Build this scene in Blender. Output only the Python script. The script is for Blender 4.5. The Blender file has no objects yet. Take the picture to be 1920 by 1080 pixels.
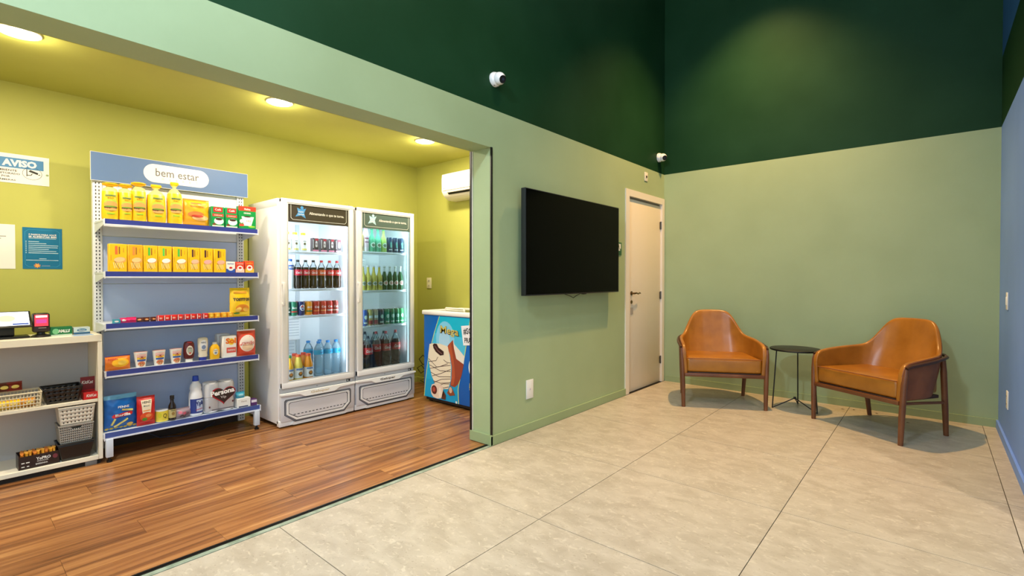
import bpy, bmesh, math, random
from math import sin, cos, pi, radians, sqrt
from mathutils import Vector, Matrix
random.seed(7)
sc = bpy.context.scene
COL = sc.collection

# ------------------------------------------------------------------ camera, world, lights, exposure
cam_d = bpy.data.cameras.new('camera'); cam = bpy.data.objects.new('camera', cam_d); COL.objects.link(cam)
cam.location = (0, 0, 1.22)
cam.rotation_euler = (radians(90 - 0.69), 0, radians(40.666))
cam_d.sensor_width = 36; cam_d.lens = 921.5 / 1920 * 36
cam_d.shift_y = -0.0038
cam_d.clip_start = 0.02; cam_d.clip_end = 100
sc.camera = cam
sc.view_settings.view_transform = 'Standard'; sc.view_settings.look = 'None'
sc.view_settings.gamma = 1; sc.view_settings.use_curve_mapping = False
sc.view_settings.exposure = 0.0

w = bpy.data.worlds.new('world'); sc.world = w; w.use_nodes = True
w.node_tree.nodes['Background'].inputs[0].default_value = (0.62, 0.78, 1.0, 1)
w.node_tree.nodes['Background'].inputs[1].default_value = 1.2

def lamp(name, kind, loc, energy, color, size=0.1, rot=(0, 0, 0), spot=None, blend=1.0, size_y=None):
    d = bpy.data.lights.new(name, kind); o = bpy.data.objects.new(name, d); COL.objects.link(o)
    d.energy = energy; d.color = color; o.location = loc; o.rotation_euler = rot
    if kind == 'AREA':
        d.size = size
        if size_y: d.shape = 'RECTANGLE'; d.size_y = size_y
        else: d.shape = 'DISK'
    elif kind == 'SPOT':
        d.shadow_soft_size = size; d.spot_size = spot; d.spot_blend = blend
    else: d.shadow_soft_size = size
    return o
WARM = (1, .60, .23); NEUT = (1, .86, .68); COOL = (.66, .84, 1); ICE = (.80, .92, 1)
HALL_SPOTS = [(-1.35, 4.86, 4.74, 225, WARM, 96), (-1.15, 2.2, 4.74, 48, (1, .70, .40), 110), (1.35, 2.37, 4.74, 96, (1, .78, .56), 120)]
FILL_GLOBES = [(-1.15, -0.35, 3.55), (1.9, -0.6, 3.55)]  # unseen globe lamps added as cool fill for the beam over the opening
for x, y, z in FILL_GLOBES:
    lamp('fill_globe_light', 'POINT', (x, y, z), 290 if x < 0 else 30, (.68, .83, 1), .13)
for x, y, z, e, c, a in HALL_SPOTS:
    lamp('ceiling_spot_light', 'SPOT', (x, y, z - .03), e * 3.2, c, .05, (0, 0, 0), radians(a), 1.0)
STORE_LAMPS = [(-3.64, 0.28), (-3.64, 1.63), (-3.64, 2.98), (-3.64, -1.05)]
for x, y in STORE_LAMPS:
    lamp('downlight_light', 'AREA', (x, y, 2.492), 21, NEUT, .15)
    lamp('downlight_lens_light', 'POINT', (x, y, 2.455), 5.5, NEUT, .05)
# daylight through the glazed entrance behind the camera and the window to its right
lamp('entrance_daylight', 'AREA', (0.6, -2.95, 1.9), 50, COOL, 5.0, (radians(90), 0, 0), size_y=3.0)
lamp('window_daylight', 'AREA', (3.45, -0.6, 2.2), 40, COOL, 3.0, (radians(90), 0, radians(90)), size_y=3.0)
# fridge lamps are added with the fridges

# ------------------------------------------------------------------ materials
def lin(c): 
    c = c / 255
    return c / 12.92 if c <= .04045 else ((c + .055) / 1.055) ** 2.4
def L3(c): return (lin(c[0]), lin(c[1]), lin(c[2]), 1)
MC = {}
def C(r, g, b, rough=.55, metal=0., key=None, coat=0.):
    k = (r, g, b, rough, metal, coat)
    if k in MC: return MC[k]
    m = bpy.data.materials.new('paint_%d_%d_%d' % (r, g, b)); m.use_nodes = True
    p = m.node_tree.nodes['Principled BSDF']
    p.inputs['Base Color'].default_value = L3((r, g, b)); p.inputs['Roughness'].default_value = rough
    p.inputs['Metallic'].default_value = metal
    if coat: p.inputs['Coat Weight'].default_value = coat; p.inputs['Coat Roughness'].default_value = .1
    MC[k] = m; return m
def noisy(name, c1, c2, scale=(1, 1, 1), nscale=5, rough=.6, detail=4, bump=0., rnd=0., lo=.35, hi=.65, rough2=None, dist=0.):
    """procedural two colour noise on object coordinates, optional per object brightness variation"""
    m = bpy.data.materials.new(name); m.use_nodes = True; nt = m.node_tree; N = nt.nodes; K = nt.links
    p = N['Principled BSDF']; tc = N.new('ShaderNodeTexCoord'); mp = N.new('ShaderNodeMapping')
    mp.inputs['Scale'].default_value = scale
    geo = N.new('ShaderNodeNewGeometry'); K.new(geo.outputs['Position'], mp.inputs['Vector'])
    n = N.new('ShaderNodeTexNoise'); n.inputs['Scale'].default_value = nscale; n.inputs['Detail'].default_value = detail
    n.inputs['Distortion'].default_value = dist
    if rnd:
        oi = N.new('ShaderNodeObjectInfo'); vm = N.new('ShaderNodeVectorMath'); vm.operation = 'ADD'
        sc2 = N.new('ShaderNodeMath'); sc2.operation = 'MULTIPLY'; sc2.inputs[1].default_value = 37
        K.new(oi.outputs['Random'], sc2.inputs[0]); K.new(mp.outputs[0], vm.inputs[0]); K.new(sc2.outputs[0], vm.inputs[1]); K.new(vm.outputs[0], n.inputs['Vector'])
    else: K.new(mp.outputs[0], n.inputs['Vector'])
    r = N.new('ShaderNodeValToRGB'); r.color_ramp.elements[0].position = lo; r.color_ramp.elements[1].position = hi
    r.color_ramp.elements[0].color = L3(c1); r.color_ramp.elements[1].color = L3(c2)
    K.new(n.outputs['Fac'], r.inputs[0]); out = r.outputs[0]
    if rnd:
        hs = N.new('ShaderNodeHueSaturation'); ma = N.new('ShaderNodeMath'); ma.operation = 'MULTIPLY_ADD'
        K.new(oi.outputs['Random'], ma.inputs[0]); ma.inputs[1].default_value = rnd; ma.inputs[2].default_value = 1 - rnd / 2
        K.new(ma.outputs[0], hs.inputs['Value']); K.new(out, hs.inputs['Color']); out = hs.outputs[0]
    K.new(out, p.inputs['Base Color']); p.inputs['Roughness'].default_value = rough
    if bump:
        b = N.new('ShaderNodeBump'); b.inputs['Strength'].default_value = bump; b.inputs['Distance'].default_value = .003
        K.new(n.outputs['Fac'], b.inputs['Height']); K.new(b.outputs[0], p.inputs['Normal'])
    return m
def emit(name, c, s):
    m = bpy.data.materials.new(name); m.use_nodes = True; p = m.node_tree.nodes['Principled BSDF']
    p.inputs['Base Color'].default_value = L3(c); p.inputs['Emission Color'].default_value = L3(c); p.inputs['Emission Strength'].default_value = s
    return m
def glassy(name, tint=(255, 255, 255), refl=.06, alpha=0., body=(200, 220, 230), rough=.03):
    """thin clear sheet: transparent + a little gloss + optional body colour"""
    m = bpy.data.materials.new(name); m.use_nodes = True; nt = m.node_tree; N = nt.nodes; K = nt.links
    N.remove(N['Principled BSDF']); o = N['Material Output']
    t = N.new('ShaderNodeBsdfTransparent'); t.inputs[0].default_value = L3(tint)
    g = N.new('ShaderNodeBsdfGlossy'); g.inputs['Roughness'].default_value = rough
    f = N.new('ShaderNodeFresnel'); f.inputs[0].default_value = 1.35
    mx = N.new('ShaderNodeMixShader'); K.new(f.outputs[0], mx.inputs[0]); K.new(t.outputs[0], mx.inputs[1]); K.new(g.outputs[0], mx.inputs[2])
    out = mx
    if alpha:
        d = N.new('ShaderNodeBsdfPrincipled'); d.inputs['Base Color'].default_value = L3(body); d.inputs['Roughness'].default_value = .2
        m2 = N.new('ShaderNodeMixShader'); m2.inputs[0].default_value = alpha
        K.new(mx.outputs[0], m2.inputs[1]); K.new(d.outputs[0], m2.inputs[2]); out = m2
    K.new(out.outputs[0], o.inputs[0]); return m

def paint(name, c, rough=.62):
    c2 = tuple(max(0, v - 7) for v in c)
    return noisy(name, c2, c, (1, 1, 1), 1.6, rough, 5, .04)
LT_GREEN = paint('sage_green_paint', (164, 181, 138)); DK_GREEN = paint('dark_green_paint', (27, 62, 37), .55); DK_GREEN.node_tree.nodes['Principled BSDF'].inputs['Specular IOR Level'].default_value = .12
LIME = paint('lime_green_paint', (185, 185, 90)); BLUE = paint('blue_paint', (118, 158, 238)); BLUE2 = paint('upper_blue_paint', (30, 90, 150))
BLACK = C(14, 14, 14, .4); WHITE = C(236, 234, 228, .45); WHITE_G = C(240, 238, 234, .25, coat=.3)
CREAM = C(232, 222, 205, .45); METALW = C(205, 208, 214, .35); STEELGREY = C(150, 150, 150, .35)
TILE = noisy('stone_tile', (176, 165, 148), (194, 184, 168), (1, 1.6, 1), 7, .34, 6, .02, .04, .35, .65, dist=.6)
def add_chips(m):
    """scattered pale elongated chips in the stone"""
    nt = m.node_tree; N = nt.nodes; K = nt.links; p = N['Principled BSDF']
    src = p.inputs['Base Color'].links[0].from_socket
    geo = N.new('ShaderNodeNewGeometry'); mp = N.new('ShaderNodeMapping'); mp.inputs['Scale'].default_value = (1, 1.5, 1); K.new(geo.outputs['Position'], mp.inputs[0])
    nz = N.new('ShaderNodeTexNoise'); nz.inputs['Scale'].default_value = 24; nz.inputs['Detail'].default_value = 5; nz.inputs['Distortion'].default_value = 1.2; K.new(mp.outputs[0], nz.inputs['Vector'])
    r = N.new('ShaderNodeValToRGB'); r.color_ramp.elements[0].position = .56; r.color_ramp.elements[1].position = .70; r.color_ramp.elements[1].color = (.65, .65, .65, 1); K.new(nz.outputs['Fac'], r.inputs[0])
    mix = N.new('ShaderNodeMix'); mix.data_type = 'RGBA'; K.new(r.outputs[0], mix.inputs['Factor']); K.new(src, mix.inputs[6]); mix.inputs[7].default_value = L3((212, 203, 186))
    nz2 = N.new('ShaderNodeTexNoise'); nz2.inputs['Scale'].default_value = 60; nz2.inputs['Detail'].default_value = 3; K.new(mp.outputs[0], nz2.inputs['Vector'])
    r2 = N.new('ShaderNodeValToRGB'); r2.color_ramp.elements[0].position = .30; r2.color_ramp.elements[1].position = .38; r2.color_ramp.elements[0].color = (.78, .76, .72, 1); r2.color_ramp.elements[1].color = (1, 1, 1, 1); K.new(nz2.outputs['Fac'], r2.inputs[0])
    mu = N.new('ShaderNodeMix'); mu.data_type = 'RGBA'; mu.blend_type = 'MULTIPLY'; mu.inputs['Factor'].default_value = 1; K.new(mix.outputs[2], mu.inputs[6]); K.new(r2.outputs[0], mu.inputs[7])
    K.new(mu.outputs[2], p.inputs['Base Color'])
add_chips(TILE)
def wood_mat(name, cols, sx, sy, rough, rnd, nscale=1.0):
    m = bpy.data.materials.new(name); m.use_nodes = True; nt = m.node_tree; N = nt.nodes; K = nt.links; p = N['Principled BSDF']
    geo = N.new('ShaderNodeNewGeometry'); mp = N.new('ShaderNodeMapping'); mp.inputs['Scale'].default_value = (sx, sy, sx); K.new(geo.outputs['Position'], mp.inputs[0])
    oi = N.new('ShaderNodeObjectInfo'); mm = N.new('ShaderNodeMath'); mm.operation = 'MULTIPLY'; mm.inputs[1].default_value = 53; K.new(oi.outputs['Random'], mm.inputs[0])
    va = N.new('ShaderNodeVectorMath'); K.new(mp.outputs[0], va.inputs[0]); K.new(mm.outputs[0], va.inputs[1])
    n = N.new('ShaderNodeTexNoise'); n.inputs['Scale'].default_value = nscale; n.inputs['Detail'].default_value = 6; n.inputs['Roughness'].default_value = .6; n.inputs['Distortion'].default_value = .5; K.new(va.outputs[0], n.inputs['Vector'])
    r = N.new('ShaderNodeValToRGB'); e = r.color_ramp.elements
    e[0].position = .32; e[0].color = L3(cols[0]); e[1].position = .72; e[1].color = L3(cols[-1])
    for i, c in enumerate(cols[1:-1]):
        q = e.new(.32 + .4 * (i + 1) / (len(cols) - 1)); q.color = L3(c)
    K.new(n.outputs['Fac'], r.inputs[0])
    hs = N.new('ShaderNodeHueSaturation'); ma = N.new('ShaderNodeMath'); ma.operation = 'MULTIPLY_ADD'; K.new(oi.outputs['Random'], ma.inputs[0]); ma.inputs[1].default_value = rnd; ma.inputs[2].default_value = 1 - rnd / 2
    K.new(ma.outputs[0], hs.inputs['Value']); K.new(r.outputs[0], hs.inputs['Color']); K.new(hs.outputs[0], p.inputs['Base Color']); p.inputs['Roughness'].default_value = rough
    return m
PLANK = wood_mat('plank_wood', [(92, 56, 30), (138, 88, 48), (166, 114, 66), (200, 150, 94)], 15, .55, .28, .20, 1.5)
WALNUT = wood_mat('walnut_wood', [(94, 52, 26), (110, 64, 34), (126, 76, 42)], 4, 4, .38, .06, 1)
LEATHER = noisy('tan_leather', (148, 92, 24), (174, 112, 36), (1, 1, 1), 7, .30, 5, .06, 0, .3, .7)
LEATHER_D = noisy('leather_outside', (120, 66, 34), (140, 80, 44), (1, 1, 1), 9, .5, 5, .05)
CLEAR = glassy('clear_plastic', (245, 250, 252), alpha=.10, body=(225, 235, 240))
WATERB = glassy('water_bottle_plastic', (226, 243, 250), alpha=.26, body=(190, 222, 240))
GLASS = glassy('door_glass', (252, 255, 255)); GLASS2 = glassy('door_glass_tinted', (222, 234, 232), alpha=.02, body=(150, 170, 165))

# ------------------------------------------------------------------ mesh builder
TXT = {}
def text_mesh(s, bold=.0):
    k = (s, bold)
    if k in TXT: return TXT[k]
    cu = bpy.data.curves.new('t', 'FONT'); cu.body = s; cu.resolution_u = 2; cu.size = 1; cu.offset = bold
    ob = bpy.data.objects.new('t', cu); COL.objects.link(ob)
    me = bpy.data.meshes.new_from_object(ob)
    vs = [(v.co.x, v.co.y) for v in me.vertices]; fs = [tuple(p.vertices) for p in me.polygons]
    bpy.data.objects.remove(ob); bpy.data.meshes.remove(me); bpy.data.curves.remove(cu)
    if vs:
        x0 = min(v[0] for v in vs); x1 = max(v[0] for v in vs); y0 = min(v[1] for v in vs); y1 = max(v[1] for v in vs)
        vs = [((v[0] - x0) / (x1 - x0 + 1e-9) - .5, (v[1] - y0) / (y1 - y0 + 1e-9) - .5) for v in vs]
    TXT[k] = (vs, fs); return TXT[k]

class MB:
    def __init__(s, surf=None): s.v = []; s.f = []; s.mi = []; s.sm = []; s.mats = []; s.surf = surf; s.lay = .0008
    def slot(s, m):
        if m not in s.mats: s.mats.append(m)
        return s.mats.index(m)
    def add(s, vs, fs, m, smooth=False):
        b = len(s.v); s.v += [tuple(v) for v in vs]
        for i, f in enumerate(fs):
            s.f.append([b + j for j in f]); s.mi.append(s.slot(m(i) if callable(m) and not isinstance(m, bpy.types.Material) else m)); s.sm.append(smooth)
        return s
    def box(s, x0, x1, y0, y1, z0, z1, m):
        vs = [(x, y, z) for x in (x0, x1) for y in (y0, y1) for z in (z0, z1)]
        return s.add(vs, [(0, 1, 3, 2), (4, 6, 7, 5), (0, 4, 5, 1), (2, 3, 7, 6), (0, 2, 6, 4), (1, 5, 7, 3)], m)
    def rbox(s, x0, x1, y0, y1, z0, z1, m, r=.005, seg=2):
        bm = bmesh.new(); bmesh.ops.create_cube(bm, size=1)
        for v in bm.verts: v.co = (x0 + (v.co.x + .5) * (x1 - x0), y0 + (v.co.y + .5) * (y1 - y0), z0 + (v.co.z + .5) * (z1 - z0))
        bmesh.ops.bevel(bm, geom=bm.edges[:], offset=r, segments=seg, profile=.5, affect='EDGES')
        bm.verts.index_update(); s.add([v.co[:] for v in bm.verts], [[v.index for v in f.verts] for f in bm.faces], m, True); bm.free(); return s
    def lathe(s, prof, m, n=20, cx=0, cy=0, sq=1, smooth=True, caps=True):
        vs = [(cx + r * cos(2 * pi * i / n), cy + r * sq * sin(2 * pi * i / n), z) for r, z in prof for i in range(n)]
        fs = [(k * n + i, k * n + (i + 1) % n, (k + 1) * n + (i + 1) % n, (k + 1) * n + i) for k in range(len(prof) - 1) for i in range(n)]
        if callable(m) and not isinstance(m, bpy.types.Material): mm = lambda i: m(prof[i // n][1])
        else: mm = m
        s.add(vs, fs, mm, smooth)
        if caps:
            for k, fl in ((0, 1), (len(prof) - 1, 0)):
                if prof[k][0] > 1e-4: s.add([vs[k * n + i] for i in range(n)], [list(range(n))], m(prof[k][1]) if mm is not m else m)
        return s
    def tube(s, pts, r, m, n=8, closed=False, cap=True):
        P = [Vector(p) for p in pts]; N_ = len(P); rs = r if isinstance(r, (list, tuple)) else [r] * N_
        vs = []; up = None
        for i in range(N_):
            a = P[(i - 1) % N_] if (closed or i > 0) else P[i]; b = P[(i + 1) % N_] if (closed or i < N_ - 1) else P[i]
            t = (b - a).normalized()
            if up is None: up = Vector((0, 0, 1)) if abs(t.z) < .9 else Vector((1, 0, 0))
            e1 = (up - t * up.dot(t)).normalized(); up = e1; e2 = t.cross(e1)
            vs += [P[i] + (e1 * cos(2 * pi * j / n) + e2 * sin(2 * pi * j / n)) * rs[i] for j in range(n)]
        fs = [(k * n + j, k * n + (j + 1) % n, ((k + 1) % N_) * n + (j + 1) % n, ((k + 1) % N_) * n + j) for k in range(N_ if closed else N_ - 1) for j in range(n)]
        s.add(vs, fs, m, True)
        if cap and not closed: s.add(vs[:n], [list(range(n))], m); s.add(vs[-n:], [list(range(n))], m)
        return s
    def loft(s, secs, m, n=28, p=2.6, cap=True):
        """secs: (z, halfwidth, halfdepth[, xoff, yoff]); superellipse rings"""
        vs = []
        for q in secs:
            z, a, b = q[:3]; xo = q[3] if len(q) > 3 else 0; yo = q[4] if len(q) > 4 else 0
            for i in range(n):
                t = 2 * pi * i / n; c_, s_ = cos(t), sin(t)
                vs.append((xo + a * abs(c_) ** (2 / p) * (1 if c_ >= 0 else -1), yo + b * abs(s_) ** (2 / p) * (1 if s_ >= 0 else -1), z))
        fs = [(k * n + i, k * n + (i + 1) % n, (k + 1) * n + (i + 1) % n, (k + 1) * n + i) for k in range(len(secs) - 1) for i in range(n)]
        s.add(vs, fs, (lambda i: m(secs[i // n][0])) if callable(m) and not isinstance(m, bpy.types.Material) else m, True)
        if cap:
            mm = m if isinstance(m, bpy.types.Material) else m(secs[0][0]); s.add(vs[:n], [list(range(n))], mm); s.add(vs[-n:], [list(range(n))], mm if isinstance(m, bpy.types.Material) else m(secs[-1][0]))
        return s
    def prism(s, pts, y0, y1, m):
        n = len(pts); vs = [(x, y0, z) for x, z in pts] + [(x, y1, z) for x, z in pts]
        return s.add(vs, [list(range(n)), list(range(n, 2 * n))] + [(i, (i + 1) % n, n + (i + 1) % n, n + i) for i in range(n)], m)
    def ring(s, po, pi_, y0, y1, m):
        n = len(po); vs = [(x, y0, z) for x, z in po] + [(x, y0, z) for x, z in pi_] + [(x, y1, z) for x, z in po] + [(x, y1, z) for x, z in pi_]
        fs = []
        for i in range(n):
            j = (i + 1) % n; fs += [(i, j, n + j, n + i), (2 * n + i, 2 * n + j, 3 * n + j, 3 * n + i), (i, j, 2 * n + j, 2 * n + i), (n + i, n + j, 3 * n + j, 3 * n + i)]
        return s.add(vs, fs, m)
    # ---- flat print, facing -Y, optionally wrapped on surf(x, z) -> y
    def _y(s, x, z, lay): return (s.surf(x, z) if s.surf else 0) - s.lay * lay
    def ell(s, cx, cz, rx, rz, m, lay=1, n=18, rings=3, rot=0):
        vs = [(cx, s._y(cx, cz, lay), cz)]
        for k in range(1, rings + 1):
            for i in range(n):
                t = 2 * pi * i / n; u, v = rx * k / rings * cos(t), rz * k / rings * sin(t)
                x = cx + u * cos(rot) - v * sin(rot); z = cz + u * sin(rot) + v * cos(rot); vs.append((x, s._y(x, z, lay), z))
        fs = [(0, 1 + i, 1 + (i + 1) % n) for i in range(n)] + [(1 + k * n + i, 1 + k * n + (i + 1) % n, 1 + (k + 1) * n + (i + 1) % n, 1 + (k + 1) * n + i) for k in range(rings - 1) for i in range(n)]
        return s.add(vs, fs, m)
    def rect(s, x0, x1, z0, z1, m, lay=1, nx=None, nz=None):
        nx = nx or (6 if s.surf else 1); nz = nz or (4 if s.surf else 1)
        vs = []
        for j in range(nz + 1):
            for i in range(nx + 1):
                x = x0 + (x1 - x0) * i / nx; z = z0 + (z1 - z0) * j / nz; vs.append((x, s._y(x, z, lay), z))
        return s.add(vs, [(j * (nx + 1) + i, j * (nx + 1) + i + 1, (j + 1) * (nx + 1) + i + 1, (j + 1) * (nx + 1) + i) for j in range(nz) for i in range(nx)], m)
    def poly(s, pts, m, lay=1):
        ys = [s._y(x, z, lay) for x, z in pts]
        if max(ys) - min(ys) < 1e-5 and abs(s._y(sum(p[0] for p in pts) / len(pts), sum(p[1] for p in pts) / len(pts), lay) - ys[0]) < 1e-5:
            return s.add([(x, y, z) for (x, z), y in zip(pts, ys)], [list(range(len(pts)))], m)
        cx = sum(p[0] for p in pts) / len(pts); cz = sum(p[1] for p in pts) / len(pts); P = []
        for a, b in zip(pts, pts[1:] + pts[:1]):
            k = max(1, min(5, int(math.dist(a, b) / .012)))
            P += [(a[0] + (b[0] - a[0]) * i / k, a[1] + (b[1] - a[1]) * i / k) for i in range(k)]
        n = len(P); rings = 3; vs = [(cx, s._y(cx, cz, lay), cz)]
        for r in range(1, rings + 1):
            for x, z in P: x, z = cx + (x - cx) * r / rings, cz + (z - cz) * r / rings; vs.append((x, s._y(x, z, lay), z))
        fs = [(0, 1 + i, 1 + (i + 1) % n) for i in range(n)] + [(1 + k * n + i, 1 + k * n + (i + 1) % n, 1 + (k + 1) * n + (i + 1) % n, 1 + (k + 1) * n + i) for k in range(rings - 1) for i in range(n)]
        return s.add(vs, fs, m)
    def line(s, pts, wd, m, lay=1):
        for (x0, z0), (x1, z1) in zip(pts[:-1], pts[1:]):
            l = sqrt((x1 - x0) ** 2 + (z1 - z0) ** 2) + 1e-9; nx, nz = -(z1 - z0) / l * wd / 2, (x1 - x0) / l * wd / 2
            s.poly([(x0 + nx, z0 + nz), (x1 + nx, z1 + nz), (x1 - nx, z1 - nz), (x0 - nx, z0 - nz)], m, lay)
        return s
    def txt(s, t, cx, cz, wd, h, m, lay=2, bold=.012, shear=0., rot=0.):
        vs, fs = text_mesh(t, bold); o = []
        for a, b in vs:
            u = a * wd + b * h * shear; v = b * h; x = cx + u * cos(rot) - v * sin(rot); z = cz + u * sin(rot) + v * cos(rot); o.append((x, s._y(x, z, lay), z))
        return s.add(o, fs, m)
    def build(s, name, parent=None, label=None, cat=None, group=None, kind=None, loc=None, rz=0, rot=None, recalc=True):
        me = bpy.data.meshes.new(name); me.from_pydata(s.v, [], s.f)
        for m in s.mats: me.materials.append(m)
        me.polygons.foreach_set('material_index', s.mi); me.polygons.foreach_set('use_smooth', s.sm)
        if recalc:
            bm = bmesh.new(); bm.from_mesh(me); bmesh.ops.remove_doubles(bm, verts=bm.verts, dist=1e-6); bmesh.ops.recalc_face_normals(bm, faces=bm.faces); bm.to_mesh(me); bm.free()
        me.update(); me.set_sharp_from_angle(angle=radians(38))
        o = bpy.data.objects.new(name, me); COL.objects.link(o)
        if parent: o.parent = parent
        if loc: o.location = loc
        o.rotation_euler = rot if rot else (0, 0, rz)
        tag(o, label, cat, group, kind); return o
def tag(o, label=None, cat=None, group=None, kind=None):
    for k, v in (('label', label), ('category', cat), ('group', group), ('kind', kind)):
        if v: o[k] = v
def thing(name, label, cat, loc, rz=0, group=None):
    o = bpy.data.objects.new(name, None); COL.objects.link(o); o.empty_display_size = .05
    o.location = loc; o.rotation_euler = (0, 0, rz); tag(o, label, cat, group); return o
def dup(root, loc, rz=None, label=None, group=None):
    """copy a thing with its parts and their parts"""
    r = root.copy(); COL.objects.link(r); r.location = loc
    if rz is not None: r.rotation_euler = (0, 0, rz)
    if label: r['label'] = label
    if group: r['group'] = group
    for ch in list(root.children):
        c = ch.copy(); COL.objects.link(c); c.parent = r
        for g in list(ch.children):
            d = g.copy(); COL.objects.link(d); d.parent = c
    return r
def autosmooth(o, ang=40):
    for p in o.data.polygons: p.use_smooth = True
    m = o.modifiers.new('edges', 'EDGE_SPLIT'); m.split_angle = radians(ang)

# ------------------------------------------------------------------ the setting
WL, WR, FAR, BW, SE, CZ, SZ = -2.443, .405, 5.621, -4.62, 3.665, 4.8, 2.51
ZB = 2.447; HZ = 2.168; HX = -2.635; JY = 2.611
def S(name, mb, **k): return mb.build(name, kind='structure', **k)
# floor with stone tiles
fl = S('floor', MB().box(-2.455, 3.6, -3.1, 5.75, -.1, -.006, C(44, 36, 28, .8)))
XS = [-2.425] + [-1.508 + .91 * k for k in range(6)] + [3.5]; YS = [-3.0] + [1.0735 + .89 * k for k in range(-4, 6)] + [FAR]
for i in range(len(XS) - 1):
    for j in range(len(YS) - 1):
        if XS[i + 1] - XS[i] < .02 or YS[j + 1] - YS[j] < .02: continue
        if XS[i] > WR + .15 and YS[j] > 3.5: continue
        MB().box(XS[i] + .0019, XS[i + 1] - .0019, YS[j] + .0019, YS[j + 1] - .0019, -.012, 0, TILE).build('tile', fl)
fs_ = S('floor', MB().box(-4.72, -2.48, -1.75, 3.75, -.1, -.006, C(60, 36, 22, .8)))
joints = {0: [.86, 1.815, -.1], 1: [.328, 1.28, 2.24, -.63], 2: [.636, 1.59, 2.55, -.32], 3: [.10, 1.06, 2.01, 2.97, -.85], 4: [.356, 1.31, 2.27, 3.2, -.6], 5: [.776, 1.73, 2.69, -.18], 6: [.549, 1.5, 2.46, 3.4, -.4], 7: [1.148, 2.1, 3.06, .19], 8: [.45, 1.4, 2.36, 3.3], 9: [.7, 1.66, 2.6], 10: [.2, 1.15, 2.1], 11: [.5, 1.5, 2.5]}
for i in range(12):
    x1 = -2.482 - .1862 * i; x0 = x1 - .1862
    ys = [-1.7] + sorted(joints[i]) + [SE]
    for a, b in zip(ys[:-1], ys[1:]):
        MB().box(max(x0, BW) + .0006, x1 - .0006, a + .0006, b - .0006, -.012, 0, PLANK).build('plank', fs_)
S('trim_1', MB().box(-2.482, -2.455, -1.7, JY, -.02, .004, BLACK).box(-2.474, -2.463, -1.7, JY, .004, .007, C(40, 40, 40, .3, .8)))
S('trim_2', MB().box(-2.4545, -2.4255, -3, JY, -.02, .002, noisy('worn_grey_trim', (120, 138, 120), (160, 172, 158), (1, 1, 1), 14, .5)))
# left wall with header, door opening
DY0, DY1, DZ = 4.675, 5.60, 2.125
def two(m, x0, x1, y0, y1, z0, z1, lo=LT_GREEN, hi=DK_GREEN):
    if z0 < ZB: m.box(x0, x1, y0, y1, z0, min(z1, ZB), lo)
    if z1 > ZB: m.box(x0, x1, y0, y1, max(z0, ZB), z1, hi)
m = MB(); two(m, HX, WL, -3.0, JY, HZ, CZ); two(m, HX, WL, JY, DY0, 0, CZ); two(m, HX, WL, DY0, DY1, DZ, CZ); two(m, HX, WL, DY1, FAR, 0, CZ)
S('wall_left', m)
S('wall_left_near', MB().box(HX, WL, -3.0, -1.7, 0, HZ, LT_GREEN))
m = MB(); two(m, HX, WR + .15, FAR, FAR + .15, 0, CZ); S('wall_far', m)
S('door_light_block', MB().box(HX - .03, HX - .012, SE + .1, FAR, 0, 2.3, C(60, 60, 58, .7)).box(WL - .09, WL - .012, DY0, DY1, -.02, .0018, C(60, 50, 40, .6)))  # unseen backing and threshold added to stop light leaking round the door
m = MB(); m.box(WR, WR + .15, 3.47, FAR, 0, ZB, BLUE); m.box(WR, WR + .15, 3.47, FAR, ZB, 3.01, DK_GREEN); m.box(WR, WR + .15, 3.47, FAR, 3.01, CZ, BLUE2); S('wall_right', m)
m = MB(); two(m, WR + .15, 3.6, 3.47, 3.62, 0, CZ); S('wall_right_return', m)
m = MB()
for a in ((3.5, 3.6, -3, -2.1, 0, CZ), (3.5, 3.6, .9, 3.47, 0, CZ), (3.5, 3.6, -2.1, .9, 0, .7), (3.5, 3.6, -2.1, .9, 3.7, CZ)): two(m, *a)
S('wall_right_far', m)
m = MB()
for a in ((HX, -1.9, -3.1, -3, 0, CZ), (3.1, 3.6, -3.1, -3, 0, CZ), (-1.9, 3.1, -3.1, -3, 3.4, CZ)): two(m, *a)
S('wall_near', m)
# glazed entrance and window (behind the camera)
def window(name, mb_pts, glass):
    f = S(name, mb_pts); glass.build('pane', f); return f
m = MB()
for x in (-1.9, -.65, .6, 1.85, 3.06): m.box(x, x + .05, -3.08, -3.03, 0, 3.4, C(40, 42, 44, .4))
m.box(-1.9, 3.1, -3.08, -3.03, 0, .06, C(40, 42, 44, .4)).box(-1.9, 3.1, -3.08, -3.03, 2.3, 2.36, C(40, 42, 44, .4)).box(-1.9, 3.1, -3.08, -3.03, 3.34, 3.4, C(40, 42, 44, .4))
window('window_1', m, MB().box(-1.9, 3.1, -3.058, -3.052, .05, 3.38, GLASS))
m = MB()
for y in (-2.1, -.62, .85): m.box(3.53, 3.58, y, y + .05, .7, 3.7, C(40, 42, 44, .4))
m.box(3.53, 3.58, -2.1, .9, .7, .76, C(40, 42, 44, .4)).box(3.53, 3.58, -2.1, .9, 3.64, 3.7, C(40, 42, 44, .4))
window('window_2', m, MB().box(3.552, 3.558, -2.08, .88, .74, 3.66, GLASS))
S('ceiling', MB().box(HX, 3.6, -3.1, FAR + .15, CZ, CZ + .1, C(225, 225, 220, .7)))
S('ceiling', MB().box(-4.72, HX, -1.75, SE + .1, SZ, SZ + .1, LIME))
S('wall_store_back', MB().box(BW - .1, BW, -1.75, SE + .1, 0, SZ, LIME))
S('wall_store_end', MB().box(BW, HX, SE, SE + .1, 0, SZ, LIME))
S('wall_store_near', MB().box(BW, HX, -1.8, -1.7, 0, SZ, LIME))
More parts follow.
